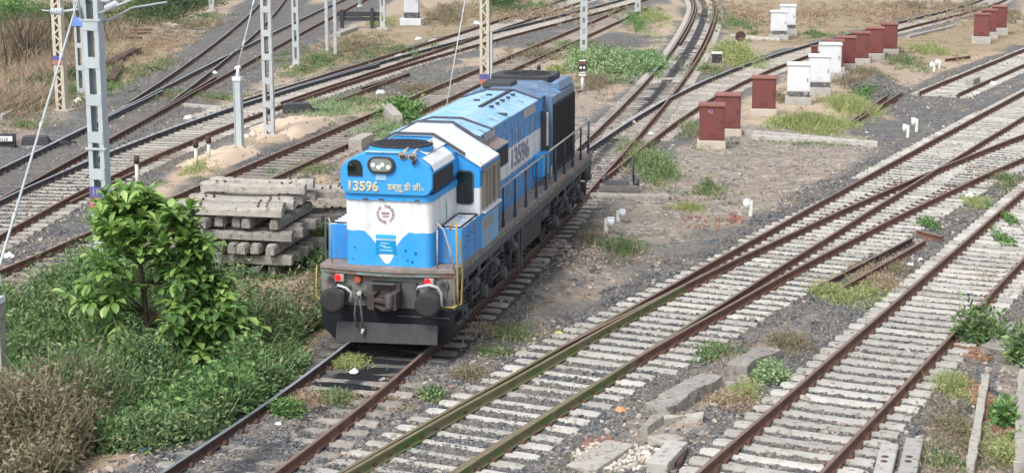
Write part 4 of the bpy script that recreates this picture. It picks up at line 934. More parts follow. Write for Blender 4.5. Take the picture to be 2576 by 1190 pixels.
x, y, z = at(906, 52); r = empty('line_post', (x, y, z), 0, 'pale blue round post rising behind the black barrier at the top edge', 'post'); b = MB(); b.tube([(0, 0, -.2), (0, 0, 6)], .13, 12, 0); b.tube([(0, 0, .9), (0, 0, 1.05)], .2, 12, 0); b.build('shaft', ['galv'], r)
m7 = lattice_mast(1220, 222, 'cream lattice mast rising from behind the locomotive roof', .44, .28, 9.0, .13, .40, 'cream', -.15)
plate(m7, .44, .28, .42, .46, .24, 'blueplate', 'orangeplate')
b = MB(); b.box(.26, .36, -.1, .1, 0, 2.6, 0); b.build('downpipe', ['galv2'], m7)
m8 = batten_mast(1468, 134, 'pale batten mast beyond the leafy weeds right of the locomotive roof', .42, .26, 9.0, .14, .62, .34, 'galv2', -.05)
m9 = batten_mast(1604, 36, 'pale batten mast cut off by the top edge at centre right', .42, .26, 9.0, .14, .62, .34, 'galv2', -.05)
m10 = batten_mast(533, 28, 'small distant grey mast near the top edge at left', .38, .24, 9.0, .14, .9, .4, 'galv2', -.1)

def anchor(u, v, label, h, rad, m, top, glabel):
    """short anchor post and the stay rod that comes down to it"""
    x, y, z = at(u, v); r = empty('anchor_post', (x, y, z), -.2, label, 'post'); b = MB(); a = rad
    b.box(-a, a, -a, a, -.3, h, 0)
    for s in (-1, 1): b.box(s * a - .012, s * a + .012, -a - .03, a + .03, -.3, h, 0)
    b.build('shaft', [m], r); b = MB(); b.box(-a - .04, a + .04, -a - .04, a + .04, h, h + .12, 0); b.tube([(0, 0, h + .12), (.03, 0, h + .42)], [.07, .05], 8, 0); b.tube([(-.08, 0, h + .42), (.12, 0, h + .46)], .06, 8, 0); b.build('cap', ['cap_w'], r)
    P0 = Vector((x, y, z + h + .4)); P1 = Vector(top)
    b = MB(); N = 5; pts = [P0.lerp(P1, i / N) - P0 for i in range(N + 1)]; b.tube(pts, .028, 6, 0)
    for t in (.18, .47, .72): q = P0.lerp(P1, t) - P0; d = (P1 - P0).normalized() * .16; b.tube([q - d, q, q + d], [.03, .048, .03], 8, 0)
    o = b.build('stay_rod', ['galv2', 'cap_w'], None); o.location = P0; tag(o, glabel, 'stay rod')
def over(root, dx, z): return (root.location.x + dx, root.location.y, z)
anchor(4, 1000, 'stout grey anchor post cut by the left edge in front of the weeds', 1.85, .09, 'conc', over(m1, -.25, 6.7), 'long grey stay rod slanting down from the large mast to the left edge')
anchor(603, 372, 'short pale grey anchor post standing between the two sand heaps', 2.35, .115, 'galv', (at(603, 372)[0] + 1.25, at(603, 372)[1] + .6, 7.6), 'grey stay rod with insulators rising from the short anchor post')
x, y, z = at(1123, 268); P0 = Vector((x, y, z)); P1 = Vector(over(m7, -.25, 7.5)); b = MB(); b.tube([P0 - P0, (P1 - P0) * .5, P1 - P0], .026, 6, 0)
for t in (.35, .5): q = (P1 - P0) * t; d = (P1 - P0).normalized() * .15; b.tube([q - d, q, q + d], [.03, .045, .03], 8, 0)
o = b.build('stay_rod', ['galv2'], None); o.location = P0; tag(o, 'thin pale stay rod left of the cream mast behind the locomotive', 'stay rod')
x, y, z = m1.location; b = MB(); b.tube([(x + .3, y, 6.1), (x + 4, y + 3, 6.5), (x + 9, y + 8, 7.4)], .011, 5, 0); o = b.build('overhead_wire', ['darkgrey'], None); tag(o, 'thin dark overhead wire running right from the large grey mast', 'wire')

# ------------------------------------------------------------------ relay cabinets
def cabinet(u0, u1, vtop, vbody, vpl, label, red=True, base=False, pw=8, rz=-.16, group=None, text='', pm=None):
    uc = (u0 + u1) / 2; x, y, z = at(uc, vpl); k = ppm(y); wv = (u1 - u0) / k; c = math.cos(math.radians(15))
    w = wv * .90; dp = w * .62; ph = (vpl - vbody) / k / c * .80; H = (vbody - vtop) / k / c * 1.0
    y += dp / 2
    root = empty('relay_cabinet', (x, y, z), rz, label, 'cabinet', group)
    b = MB(); e = pw / k * .6; b.box(-w / 2 - e, w / 2 + e, -dp / 2 - e, dp / 2 + e, -.25, ph, 0, top=(.99, .99)); b.build('plinth', [pm or ('plinth' if red else 'plinthg')], root, bevel=.025)
    bh = H * .16 if base else 0
    if base: b = MB(); b.box(-w / 2 + .01, w / 2 - .01, -dp / 2 + .01, dp / 2 - .01, ph, ph + bh, 0); b.build('base_frame', [mat('chipped dark base', (.04, .045, .055), .7, (.25, .24, .23), 3, .5, col3=(.3, .28, .26), scale3=4, thr3=.55)], root)
    b = MB(); b.box(-w / 2, w / 2, -dp / 2, dp / 2, ph + bh, ph + H * .93, 0); bm = 'redbox' if red else 'whitebox'; body = b.build('body', [bm], root, bevel=.012)
    b = MB(); b.box(-w / 2 - .05, w / 2 + .05, -dp / 2 - .06, dp / 2 + .05, ph + H * .92, ph + H * .975, 0); b.box(-w / 2 - .03, w / 2 + .03, -dp / 2 - .03, dp / 2 + .03, ph + H * .975, ph + H, 0, top=(.96, .9)); b.build('lid', ['redlid' if red else 'whitebox'], root, bevel=.008)
    b = MB(); b.box(-w / 2 + .05, w / 2 - .05, -dp / 2 - .014, -dp / 2 - .001, ph + bh + .06, ph + H * .90, 0); dr = b.build('door', [bm], root, bevel=.006)
    b = MB()
    for i in range(3): b.box(-.16, .16, -dp / 2 - .026, -dp / 2 - .014, ph + bh + .14 + i * .055, ph + bh + .16 + i * .055, 0)
    b.build('louvre', [bm], dr); b = MB(); b.box(w / 2 - .13, w / 2 - .10, -dp / 2 - .045, -dp / 2 - .014, ph + H * .45, ph + H * .56, 0); b.build('handle', ['darkgrey'], dr)
    if text: text_mesh(text, .19, 'pinktext', 'door_lettering', dr, (-.05, -dp / 2 - .016, ph + H * .74), (PI / 2, 0, 0), .002, 'CENTER')
    return root
def t5(u, v): return ((2448 + u / 1.8946) / 1.5839, v / 1.8946 / 1.5839)
def t6(u, v): return ((3060 + u / 1.983) / 1.5839, v / 1.983 / 1.5839)
def cab5(u0, u1, a, b_, c, la, T=t5, **k): return cabinet(T(u0, 0)[0], T(u1, 0)[0], T(0, a)[1], T(0, b_)[1], T(0, c)[1], la, **k)
G1 = 'relay cabinets beside the curving track'
cab5(635, 845, 780, 1050, 1125, 'nearest red cabinet, faded brownish red door with worn lettering, on a cream plinth', group=G1, text='42')
cab5(757, 965, 705, 962, 1030, 'red cabinet half hidden behind the nearest red cabinet', group=G1)
cab5(1035, 1232, 575, 812, 878, 'red cabinet standing alone between the near red pair and the white pair', group=G1)
cab5(148, 345, 495, 755, 832, 'nearest white cabinet with chipped dark base on a grey plinth', T=t6, red=False, base=True, group=G1)
cab5(318, 505, 430, 680, 760, 'white cabinet with dark base, just behind the nearest white cabinet', T=t6, red=False, base=True, group=G1)
cab5(402, 590, 340, 560, 625, 'white cabinet with rust streaks, third of the white ones from the front', T=t6, red=False, group=G1)
cab5(440, 607, 318, 525, 560, 'red cabinet mostly hidden behind the rust streaked white cabinet', T=t6, group=G1, pm='plinthg')
cab5(530, 700, 288, 495, 545, 'red cabinet just right of the white cabinets, first fully visible in the long row', T=t6, group=G1, pm='plinthg')
cab5(652, 806, 252, 455, 505, 'brownish red cabinet, second fully visible in the long row', T=t6, group=G1, pm='plinthg')
cab5(768, 920, 215, 415, 470, 'bright red cabinet, third fully visible in the long row', T=t6, group=G1, pm='plinthg')
cab5(888, 1030, 183, 380, 435, 'dark red cabinet with black foot at the far end of the long row', T=t6, group=G1, pm='plinthg')
cab5(338, 395, 362, 470, 500, 'small dark red box peeping out left of the white cabinets', T=t6, group=G1)
G2 = 'relay cabinets in the far upper right row'
cab5(1625, 1760, 105, 280, 348, 'nearest of the three red cabinets at the upper right, on a pale plinth', T=t6, group=G2, pm='plinthg', rz=-.25)
cab5(1685, 1815, 73, 245, 305, 'middle one of the three red cabinets at the upper right', T=t6, group=G2, pm='plinthg', rz=-.25)
cab5(1765, 1895, 43, 212, 278, 'farthest of the three red cabinets at the upper right', T=t6, group=G2, pm='plinthg', rz=-.25)
cab5(18, 160, 86, 270, 318, 'white cabinet with dark base in the dry field, nearer one of a pair', T=t6, red=False, base=True)
cab5(92, 228, 36, 218, 288, 'white cabinet with dark base in the dry field, farther one of a pair', T=t6, red=False, base=True)
cabinet(1016, 1056, -45, 44, 64, 'white cabinet on a wide white block cut off by the top edge', red=False, base=True, pw=16, pm='whitebox')

# ------------------------------------------------------------------ small lineside things
def marker(u, v, h, label, side=1, r=.10):
    x, y, z = at(u, v); root = empty('cable_marker', (x, y, z), -.15, label, 'marker post', 'white cable marker posts'); k = ppm(y); H = h / k
    b = MB(); b.box(-.055, .055, -.045, .045, -.2, H - .02, 0); b.build('post', ['post_w'], root, bevel=.008)
    b = MB(); b.tube([(side * .12, 0, H * .45), (side * .12, 0, H)], r, 14, 0); b.tube([(side * .12, 0, H), (side * .12, 0, H + .015)], r * 1.06, 14, 0); b.build('cap', ['cap_w'], root)
marker(1525, 585, 37, 'near white marker post with a round cap on its right side, by the locomotive', 1, .11)
marker(1555, 556, 28, 'small white marker post right behind the near one by the locomotive')
marker(1888, 543, 40, 'lone white marker post beside broken bricks at the track edge', -1)
marker(2283, 346, 32, 'white marker post, left one of the pair below the loose rails', -1, .08)
marker(2305, 332, 34, 'white marker post, right one of the pair below the loose rails', -1, .09)
marker(2349, 182, 24, 'white marker post, left one of the far pair near the stub track', -1, .10)
marker(2363, 173, 21, 'white marker post, right one of the far pair near the stub track', -1, .10)

x, y, z = at(1465, 232); r = empty('shunt_signal', (x, y, z), -.1, 'small ground signal with red head on a white post near the leafy weeds', 'signal'); r.scale = (.8, .8, .8); b = MB(); b.tube([(0, 0, -.1), (0, 0, .12)], .09, 10, 1); b.tube([(0, 0, .12), (0, 0, .95)], .085, 10, 0); b.build('post', ['whitebox', 'black'], r)
b = MB(); b.box(-.2, .2, -.15, .15, .95, 1.02, 0); b.box(-.16, .16, -.12, .12, 1.10, 1.16, 0); b.build('bracket', ['whitebox'], r); b = MB(); b.tube([(-.15, 0, 1.5), (-.15, 0, 1.25), (.15, 0, 1.25)], .02, 6, 0); b.prism([(-.22, 1.22), (.22, 1.22), (.24, 1.5), (.20, 1.62), (-.20, 1.62), (-.24, 1.5)], -.12, .12, 'y', 0); hd = b.build('signal_head', ['black'], r, bevel=.02)
b = MB(); b.box(-.22, .22, -.14, .14, 1.62, 1.80, 0); b.build('hood', ['redbox'], hd); b = MB(); b.box(-.2, .2, -.16, .1, 1.801, 1.84, 0); b.build('pale_top', ['litter'], hd)
for s in (-1, 1): b = MB(); b.tube([(s * .10, -.12, 1.42), (s * .10, -.14, 1.42)], .05, 12, 0); b.build('lens', ['lens_w'], hd)
x, y, z = at(1862, 122); r = empty('disc_signal', (x, y, z), -.2, 'rusty round disc signal standing beside the curving track', 'signal'); b = MB(); b.tube([(0, 0, -.2), (0, 0, .5)], .04, 8, 0); b.build('post', ['rustd'], r); b = MB(); b.tube([(0, -.05, .68), (0, 0, .68)], .31, 28, 0); b.build('disc', ['rustd'], r)
x, y, z = at(1803, 160); r = empty('ground_lamp', (x, y, z), 0, 'low black ground lamp with white top in green weeds', 'lamp'); b = MB(); b.box(-.25, .25, -.15, .15, -.1, .5, 0); b.build('housing', ['black'], r, bevel=.02); b = MB(); b.box(-.28, .28, -.18, .18, .5, .60, 0); b.build('white_top', ['litter'], r, bevel=.02)

def point_machine(u, v, label, s=1.0, rz=0.0, plate_=False):
    x, y, z = at(u, v); r = empty('point_machine', (x, y, z), rz, label, 'point machine'); b = MB(); b.box(-.55 * s, .75 * s, -.28 * s, .28 * s, .03, .42 * s, 0, top=(.9, .8)); b.box(-.5 * s, .65 * s, -.24 * s, .24 * s, .42 * s, .50 * s, 1, top=(.9, .8)); b.build('housing', ['black', 'darkgrey'], r, bevel=.03)
    b = MB(); b.tube([(.7 * s, 0, .2), (1.9 * s, .1, .12)], .035, 6, 0); b.tube([(.7 * s, -.15, .16), (1.7 * s, -.1, .09)], .03, 6, 0); b.build('drive_rod', ['darkgrey'], r)
    b = MB(); b.box(-.7 * s, 1.0 * s, -.30 * s, -.18 * s, -.1, .06, 0); b.box(-.7 * s, 1.0 * s, .18 * s, .30 * s, -.1, .06, 0); b.build('bearer', ['conc_old'], r)
    if plate_:
        b = MB(); b.box(-1.30, -.66, -.50, -.40, .26, .44, 0); pl = b.build('name_plate', ['litter'], r, bevel=.01); b = MB(); b.box(-1.42, -.60, -.40, -.30, .02, .52, 0); b.tube([(-.6, -.35, -.1), (-.6, -.35, .5)], .05, 6, 0); b.tube([(-1.2, -.35, -.1), (-1.2, -.35, .3)], .04, 6, 0); b.build('bracket', ['black'], r)
        text_mesh('0228', .17, 'darkgrey', 'plate_lettering', pl, (-.98, -.503, .28), (PI / 2, 0, 0), .002, 'CENTER')
point_machine(86, 369, 'black point machine at the left edge with a white lettered plate', .8, .05, True)
point_machine(743, 288, 'black point machine beside the main track next to the sand heap mast', .95, .25)
x, y, z = at(1558, 482); r = empty('point_lever', (x, y, z), -.1, 'black hand point lever with counterweight behind the locomotive', 'point lever')
b = MB(); b.box(-.62, .62, -.25, .22, .02, .22, 0); b.box(-.5, .3, -.2, .2, .22, .34, 1, top=(.8, .8)); b.tube([(-.45, 0, .3), (-.42, .0, .55)], .05, 6, 1); b.build('frame', ['conc_dark', 'darkgrey'], r, bevel=.01); b = MB(); b.tube([(.45, 0, .2), (.40, 0, 1.15)], .035, 6, 0); b.tube([(.5, 0, .28), (.62, 0, .28)], .14, 10, 0); b.build('lever', ['black'], r); b = MB(); b.tube([(-.6, -.1, .1), (-2.4, -.1, .08)], .03, 6, 0); b.build('rod', ['darkgrey'], r)
x, y, z = at(1535, 497); o = sleeper_mesh(3.6, False).build('long_sleeper', ['conc'], None); o.location = (x, y, z + .12); o.rotation_euler = (0, 0, -.10); tag(o, 'long pale concrete sleeper carrying the hand point lever', 'sleeper')
# buffer made of black sleepers
x, y, z = at(903, 72); r = empty('sleeper_barrier', (x, y, z), -.05, 'black barrier of two beams on posts near the top edge', 'barrier'); k = ppm(y); w = 108 / k
b = MB(); b.box(-w / 2, w / 2, -.12, .12, .78, 1.10, 0); b.build('beam', ['black'], r, bevel=.02); b = MB(); b.box(-w / 2 + .1, w / 2 - .05, -.14, .10, .50, .74, 0); b.build('beam', ['black'], r, bevel=.02)
for q in (-.38, .32): b = MB(); b.box(w * q - .12, w * q + .12, -.26, -.125, -.3, 1.35 if q > 0 else 1.25, 0); b.build('post', ['black'], r, bevel=.02)

# ------------------------------------------------------------------ stack of concrete sleepers
GS = 'concrete sleepers stacked left of the locomotive'
SX, SY, SZ = at(582, 694); SA = -.185
sl0 = sleeper_mesh(2.75, False, w=.135)
for c_ in (-.86, .86):
    for s_ in (-.11, .11): sl0.box(c_ + s_ - .02, c_ + s_ + .02, -.04, .04, .0, .045, 1)
proto = {}
def put_sleeper(m, lx, ly, lz, a, label, tilt=0.0):
    if m not in proto: o = sl0.build('concrete_sleeper', [m, 'clip'], None); proto[m] = o
    else: o = proto[m].copy(); C.objects.link(o)
    c, s = math.cos(SA), math.sin(SA); o.location = (SX + lx * c - ly * s, SY + lx * s + ly * c, SZ + lz * 1.30 + .24); o.scale = (1, 1, 1.10); o.rotation_euler = (tilt, 0, SA + a); tag(o, label, 'sleeper', GS); return o
def layer(z, across, offs, label, m='conc_old', jit=.09, lo=0.0, off2=0.0):
    for q in offs:
        if across: put_sleeper(m, off2 + random.uniform(-jit, jit) * 2, q, z, random.uniform(-.03, .03), label)
        else: put_sleeper(m, q, 1.35 + lo + random.uniform(-jit, jit) * 3, z, PI / 2 + random.uniform(-.04, .04), label)
layer(.0, False, (-.95, -.62, -.28, .05, .30, .62, .95), 'grey soiled concrete sleeper end in the bottom layer of the stack, seen end on')
layer(.235, True, (.12, .65, 1.2, 1.8, 2.4), 'concrete sleeper lying crosswise in the lowest crosswise layer of the stack', off2=.28)
layer(.47, False, (-.95, -.62, -.22, .13, .42, .74, 1.15), 'concrete sleeper seen end on between the two lower crosswise layers of the stack', lo=-.05)
layer(.705, True, (.08, .6, 1.15, 1.75, 2.35), 'concrete sleeper in the middle crosswise layer of the stack', off2=.22)
layer(.94, False, (-1.18, -.86, -.56, -.30, .18, .48, 1.2), 'concrete sleeper seen end on directly under the top of the stack', lo=-.08)
layer(1.175, True, (-.02, .34, .68, 1.05, 1.40, 1.75, 2.1, 2.45), 'pale concrete sleeper in the top crosswise layer of the stack', 'conc', off2=-.02)
layer(1.41, True, (1.6, 2.3), 'pale concrete sleeper lying on top of the stack at the back', 'conc', off2=-.08)
layer(1.175, True, (2.75, 3.1, 3.45), 'concrete sleeper sticking out at the far right of the stack by the nose', 'conc', off2=.9)
layer(.705, True, (2.7, 3.0, 3.4), 'darker concrete sleeper low at the far right of the stack', 'conc_dark', off2=1.0)

# ------------------------------------------------------------------ loose rails, blocks, slabs
def loose_rail(p, q, label, side='rust', head='head_rust', lift=.0, roll=0.0):
    a, c = Vector(at(*p)), Vector(at(*q)); d = c - a; L = d.length; b = MB(); b.prism(RAILP, 0, L, 'y', 0)
    for i, f in enumerate(b.f):
        if i in (7, 8, 9): b.m[i] = 1
    o = b.build('loose_rail', [side, head], None); o.location = a + Vector((0, 0, .165 + lift)); o.rotation_euler = (math.atan2(d.z, math.hypot(d.x, d.y)), roll, -math.atan2(d.x, d.y)); tag(o, label, 'rail'); return o
def t6b(u, v): return ((3264 + u / 1.8946) / 1.5839, v / 1.8946 / 1.5839)
def t7b(u, v): return ((3264 + u / 1.8946) / 1.5839, (628 + v / 1.8946) / 1.5839)
def t3(u, v): return ((816 + u / 1.8946) / 1.5839, v / 1.8946 / 1.5839)
def t2b(u, v): return ((u / 1.8946) / 1.5839, (500 + v / 1.8946) / 1.5839)
loose_rail(t6b(238, 945), t6b(515, 740), 'rusty loose rail beside the tall yellow green grass, left one of two')
loose_rail(t6b(262, 948), t6b(625, 712), 'rusty loose rail beside the tall yellow green grass, right one of two')
loose_rail(t7b(110, 1060), t7b(800, 665), 'long rusty loose rail lying between the middle and near right tracks')
loose_rail(t7b(0, 1010), t7b(700, 645), 'thin brown loose rail behind the long rusty one between the right hand tracks', 'rustd')
loose_rail(t7b(735, 590), t7b(930, 640), 'short rusty rail piece lying across the end of the long loose rail')
loose_rail(t3(960, 800), t3(1500, 590), 'rusty loose rail in weeds right of the main line, front one of two')
loose_rail(t3(1180, 690), t3(1546, 575), 'rusty loose rail in weeds right of the main line, rear one of two', 'rustd')
loose_rail(t2b(535, 612), t2b(1050, 370), 'brown loose rail beside the main line behind the big leaved tree')
loose_rail(t6b(950, 470), t6b(1140, 445), 'thin rusty bar lying on sandy soil by the far marker posts')
for k_, (p, q) in enumerate(((((0, 0), 0), 0),)): pass
for p, q, la in ((t3(0, 205), t3(190, 245), 'front'), (t3(60, 240), t3(200, 262), 'middle')): pass
def plank(p, q, w, h, m, label, name='concrete_slab', cat='slab', bev=.02, lift=0.0, rag=0.0, yaw=0.0):
    a, c = Vector(at(*p)), Vector(at(*q)); d = c - a; L = d.length; b = MB(); n = max(2, int(L / .35)); r = random.Random(int(p[0] * 7 + p[1])); vs = []
    for i in range(n + 1):
        t = i / n * L; j = lambda: r.uniform(-rag, rag)
        vs += [(-w / 2 + j(), t + j(), -.12), (w / 2 + j(), t + j(), -.12), (w / 2 + j(), t + j(), h + j()), (-w / 2 + j(), t + j(), h + j())]
    fs = [(3, 2, 1, 0), tuple(n * 4 + i for i in range(4))]
    for i in range(n):
        for k in range(4): fs.append((i * 4 + k, i * 4 + (k + 1) % 4, i * 4 + 4 + (k + 1) % 4, i * 4 + 4 + k))
    b.add(vs, fs, 0); o = b.build(name, [m], None, bevel=bev); o.location = a + Vector((0, 0, lift)); o.rotation_euler = (math.atan2(d.z, math.hypot(d.x, d.y)), 0, -math.atan2(d.x, d.y) + yaw); tag(o, label, cat); return o
plank((1872, 338), (2155, 362), .30, .16, 'conc_new', 'long pale concrete beam lying in front of the yellow green grass, rear one of two')
o = plank((1893, 352), (2208, 368), .28, .18, 'conc_new', 'long pale concrete beam, front one of two right of the nearest red cabinet')
plank((1650, 1042), (1790, 960), .46, .17, 'conc_old', 'thick grey concrete block lying in soil between the two right tracks', 'concrete_block', 'block', rag=.035)
plank((1852, 945), (1940, 903), .50, .27, 'conc_old', 'broken grey concrete block behind the green plant between the right tracks', 'concrete_block', 'block', rag=.04)
plank((1618, 1092), (1675, 1052), .20, .12, 'conc', 'jagged pale concrete lump, left arm of the broken piece', 'concrete_lump', 'rubble', rag=.05)
plank((1665, 1064), (1768, 1060), .20, .14, 'conc', 'jagged pale concrete piece lying crosswise in front of the thick block', 'concrete_lump', 'rubble', rag=.06)
plank((1652, 1195), (1705, 1138), .36, .22, 'conc_new', 'white concrete block cut by the bottom edge beside the near right track', 'concrete_block', 'block', rag=.01)
plank((1462, 1188), (1560, 1124), .55, .10, 'conc', 'flat grey slab with pale gravel near the bottom edge')
plank((1655, 1108), (1700, 1122), .5, .14, 'conc', 'flat broken stone just behind the white block at the bottom', 'stone_slab', 'rubble', rag=.05)
plank((1706, 1180), (1725, 1140), .10, .12, 'rustd', 'dark rusty bar next to the white block at the bottom edge', 'iron_bar', 'bar')
for p, q, la in (((2218, 1215), (2238, 1135), 'concrete sleeper with two bolt holes at the bottom right, left one of two'), ((2280, 1215), (2300, 1122), 'concrete sleeper with two bolt holes at the bottom right, right one of two')):
    o = plank(p, q, .30, .16, 'conc_new', la, 'concrete_sleeper', 'sleeper', .025); b = MB()
    for t in (.35, .60): b.tube([(-.02, t + .3, .161), (-.02, t + .3, .166)], .06, 10, 0)
    b.build('bolt_hole', ['rustd'], o)
plank((1000, 322), (972, 292), .42, .42, 'conc', 'tilted pale concrete block standing in weeds beside the cab roof', 'concrete_block', 'block', lift=.1)
plank((893, 378), (925, 362), .5, .4, 'conc', 'pale concrete block just left of the locomotive headlamp hood', 'concrete_block', 'block')
plank((462, 268), (562, 276), .30, .10, 'conc_new', 'flat pale slab lying between the two left tracks', lift=.02)
plank((848, 92), (893, 76), .45, .22, 'conc_new', 'white concrete beam left of the black barrier')
plank((2438, 216), (2455, 208), .4, .3, 'conc_new', 'small pale concrete block beside the dead end track', 'concrete_block', 'block')
plank((0, 300), (66, 268), .22, .2, 'conc', 'long grey kerb piece at the left edge below the dry brush')
for p, q, la in (((270, 170), (345, 132), 'bundle of dark rusty iron lying in sand left of the far tracks'), ((278, 212), (300, 178), 'short rusty iron channel below the dark bundle at left')): plank(p, q, .45, .25, 'rustd', la, 'scrap_iron', 'scrap', rag=.03)
for i, (p, q, m) in enumerate((((285, 70), (450, 82), 'conc_old'), ((270, 80), (385, 78), 'rust'), ((275, 90), (380, 87), 'rustd'), ((300, 50), (480, 72), 'conc'), ((295, 98), (355, 100), 'rustd'), ((430, 82), (520, 84), 'conc_old'))):
    plank(p, q, .3, .14, m, ['grey timber in the scrap pile at top left', 'long rusty rail second in the scrap pile at top left', 'dark rail below the rusty one in the scrap pile at top left', 'rearmost pale beam of the scrap pile at top left', 'shortest dark beam at the front of the scrap pile at top left', 'grey beam at the right end of the scrap pile at top left'][i], 'scrap_beam', 'scrap', rag=.02)
plank((2283, 95), (2400, 68), .28, .10, 'conc_new', 'low pale kerb in dry grass left of the upper right cabinets')
plank((1840, 92), (1965, 103), .3, .12, 'conc_new', 'pale slab on the ground behind the round disc signal')
plank((2440, 1195), (2478, 960), .15, .18, 'conc', 'long grey drain kerb in the lower right corner, left one of two', 'drain_kerb', 'kerb', rag=.02)
plank((2572, 1195), (2580, 955), .30, .22, 'conc', 'grey drain kerb at the right edge in the lower corner, right one of two', 'drain_kerb', 'kerb', rag=.03)
plank((2500, 900), (2570, 830), .5, .2, 'conc_old', 'grey stone slab behind the leafy bushes at the right edge', 'stone_slab', 'rubble', rag=.05)
# tan dry leaves in the drain, brick rubble, orange lump
def rubble(name, u, v, ru, rv, n, s0, s1, m, label, cat, sd):
    x, y, z = at(u, v); k = ppm(y); r = np.random.default_rng(sd); a = r.uniform(0, 2 * PI, n); q = np.sqrt(r.random(n)); X = x + ru / k * q * np.cos(a); Y = y + rv / k * y / CAM_H * q * np.sin(a)
    tag(stones(name, np.stack([X, Y, gz(X, Y) + .02], 1), s0, s1, m, sd), label, cat)
rubble('brick_rubble', 1852, 556, 18, 12, 40, .05, .12, 'dirtyred', 'small patch of broken red brick left of the lone marker post', 'rubble', 1)
rubble('brick_rubble', 1772, 562, 60, 20, 36, .03, .09, 'dirtyred', 'few reddish brick crumbs in the grey soil left of the lone marker post', 'rubble', 2)
rubble('brick_rubble', 1520, 1125, 60, 22, 120, .03, .09, 'dirtyred', 'reddish brick crumbs beside the flat slab at the bottom', 'rubble', 3)
M['palestone'] = mat('pale gravel', (.6, .56, .5), .9, island=((.35, .32, .28), (.52, .48, .42), (.66, .62, .56)))
rubble('pale_gravel', 1560, 1155, 120, 34, 300, .03, .10, 'palestone', 'pale broken gravel around the flat slab at the bottom', 'gravel', 4)
rubble('pale_gravel', 1460, 640, 60, 34, 150, .04, .10, 'pebble', 'tan stones scattered right of the locomotive bogie', 'gravel', 5)
M['dryleaf'] = mat('dry leaves', (.4, .2, .1), .9, island=((.12, .07, .045), (.24, .14, .09), (.36, .24, .16)))
rubble('dry_leaves', 2515, 1060, 32, 110, 2600, .04, .10, 'dryleaf', 'brown dry leaves filling the drain in the lower right corner', 'leaves', 6)
rubble('dry_leaves', 2440, 880, 45, 30, 500, .04, .10, 'dryleaf', 'brown dead leaves under the bush beside the near right track', 'leaves', 7)
def lump(u, v, s, m, label, cat='litter', group=None, name='litter', flat=.5):
    x, y, z = at(u, v); k = ppm(y); a = s / k; r = random.Random(int(u * 3 + v)); b = MB(); vs = []; n = 9
    for ring, (rr, h) in enumerate(((.9, 0), (1, .35), (.55, .8))):
        for i in range(n): t = 2 * PI * i / n; q = rr * r.uniform(.65, 1.1); vs.append((math.cos(t) * q * a / 2, math.sin(t) * q * a / 2 * .8, h * a * flat * r.uniform(.6, 1.2)))
    fs = [tuple(range(n))[::-1], tuple(2 * n + i for i in range(n))]
    for q in range(2):
        for i in range(n): fs.append((q * n + i, q * n + (i + 1) % n, (q + 1) * n + (i + 1) % n, (q + 1) * n + i))
    b.add(vs, fs, 0); o = b.build(name, [m], None); o.location = (x, y, z + .01); tag(o, label, cat, group)
lump(890, 941, 30, 'litter', 'crumpled white plastic lying between the rails just in front of the locomotive')
lump(362, 1133, 34, 'litter_b', 'crumpled blue plastic at the lower left edge of the weeds', flat=.35)
lump(1562, 1037, 34, 'litter_o', 'orange brown lump on gravel right of the mossy track')
lump(473, 301, 28, 'litter', 'white bag lying beside the polished rail between the left tracks')
lump(2050, 838 - 0, 1, 'litter', 'tiny white chip') if False else None
for u, v, s, la in ((700, 1070, 22, 'flat pale stone under the bright green weed between the rails'), (620, 345, 20, 'white scrap on the sand heap below the batten mast'), (1405, 843, 24, 'yellowish scrap at the edge of the mossy track'), (1890, 500 - 8, 1, ''), (1200, 63, 20, 'white bag beside the far line left of the cream mast'), (1052, 102, 18, 'white scrap between weeds and the main line'), (63, 106, 34, 'white sheet caught in dry brush at the left edge'), (195, 258, 26, 'white bag under the large grey mast'), (2440, 500, 34, 'white flat stone between the middle and near right tracks'), (2315, 655, 14, 'white cup by the end of the long loose rail'), (2290, 670, 22, 'white flat scrap by the long loose rail'), (540, 187, 18, 'pale blue scrap between the rails of the left track'), (1690, 408, 20, 'white stone on the soil below the red cabinets'), (2330, 372, 12, 'small white pebble beside the middle track'), (20, 650, 34, 'white rag on the weeds at the left edge'), (2500, 345 - 130, 24, 'white stone on the far ballast'), (1590, 312, 24, 'white stone near the green weeds left of the nearest red cabinet'), (1637, 340, 16, 'small white bag beside the curving track by the red cabinets'), (990, 1075 - 325, 1, '')):
    if la and s > 2: lump(u, v, s, 'litter_y' if 'yellow' in la else 'litter', la)
for u, v, la in ((1003, 143, 'white painted block beside the main line where the tracks fork, nearest the camera'), (1099, 149, 'white painted block by the right rail of the fork left of the cream mast'), (1382, 48, 'small white block between the far rails right of the cream mast'), (1431, 51, 'small white block just before the pale batten mast'), (1088, 105, 'small white block on the far side of the fork')): plank((u - 6, v + 2), (u + 8, v - 3), .30, .10, 'conc_new', la, 'painted_block', 'block')
plank((1641, 201), (1750, 201), .55, .07, 'conc', 'pale concrete slab laid across the track beyond the crossing rails')
lump(958, 238, 26, 'litter', 'white and orange rag beside the loose rails left of the locomotive roof')
# insulating joints and small painted rail piece on the far tracks
b = MB(); b.box(-.08, .08, 0, 5.2, .004, .03, 0); o = b.build('rail_cover', ['green'], None); px, py, h = tpoint('A', 88, -.86); o.location = (px, py, 0); o.rotation_euler = (0, 0, -math.atan(h)); tag(o, 'pale green cover strip lying on the left rail behind the locomotive', 'rail cover')

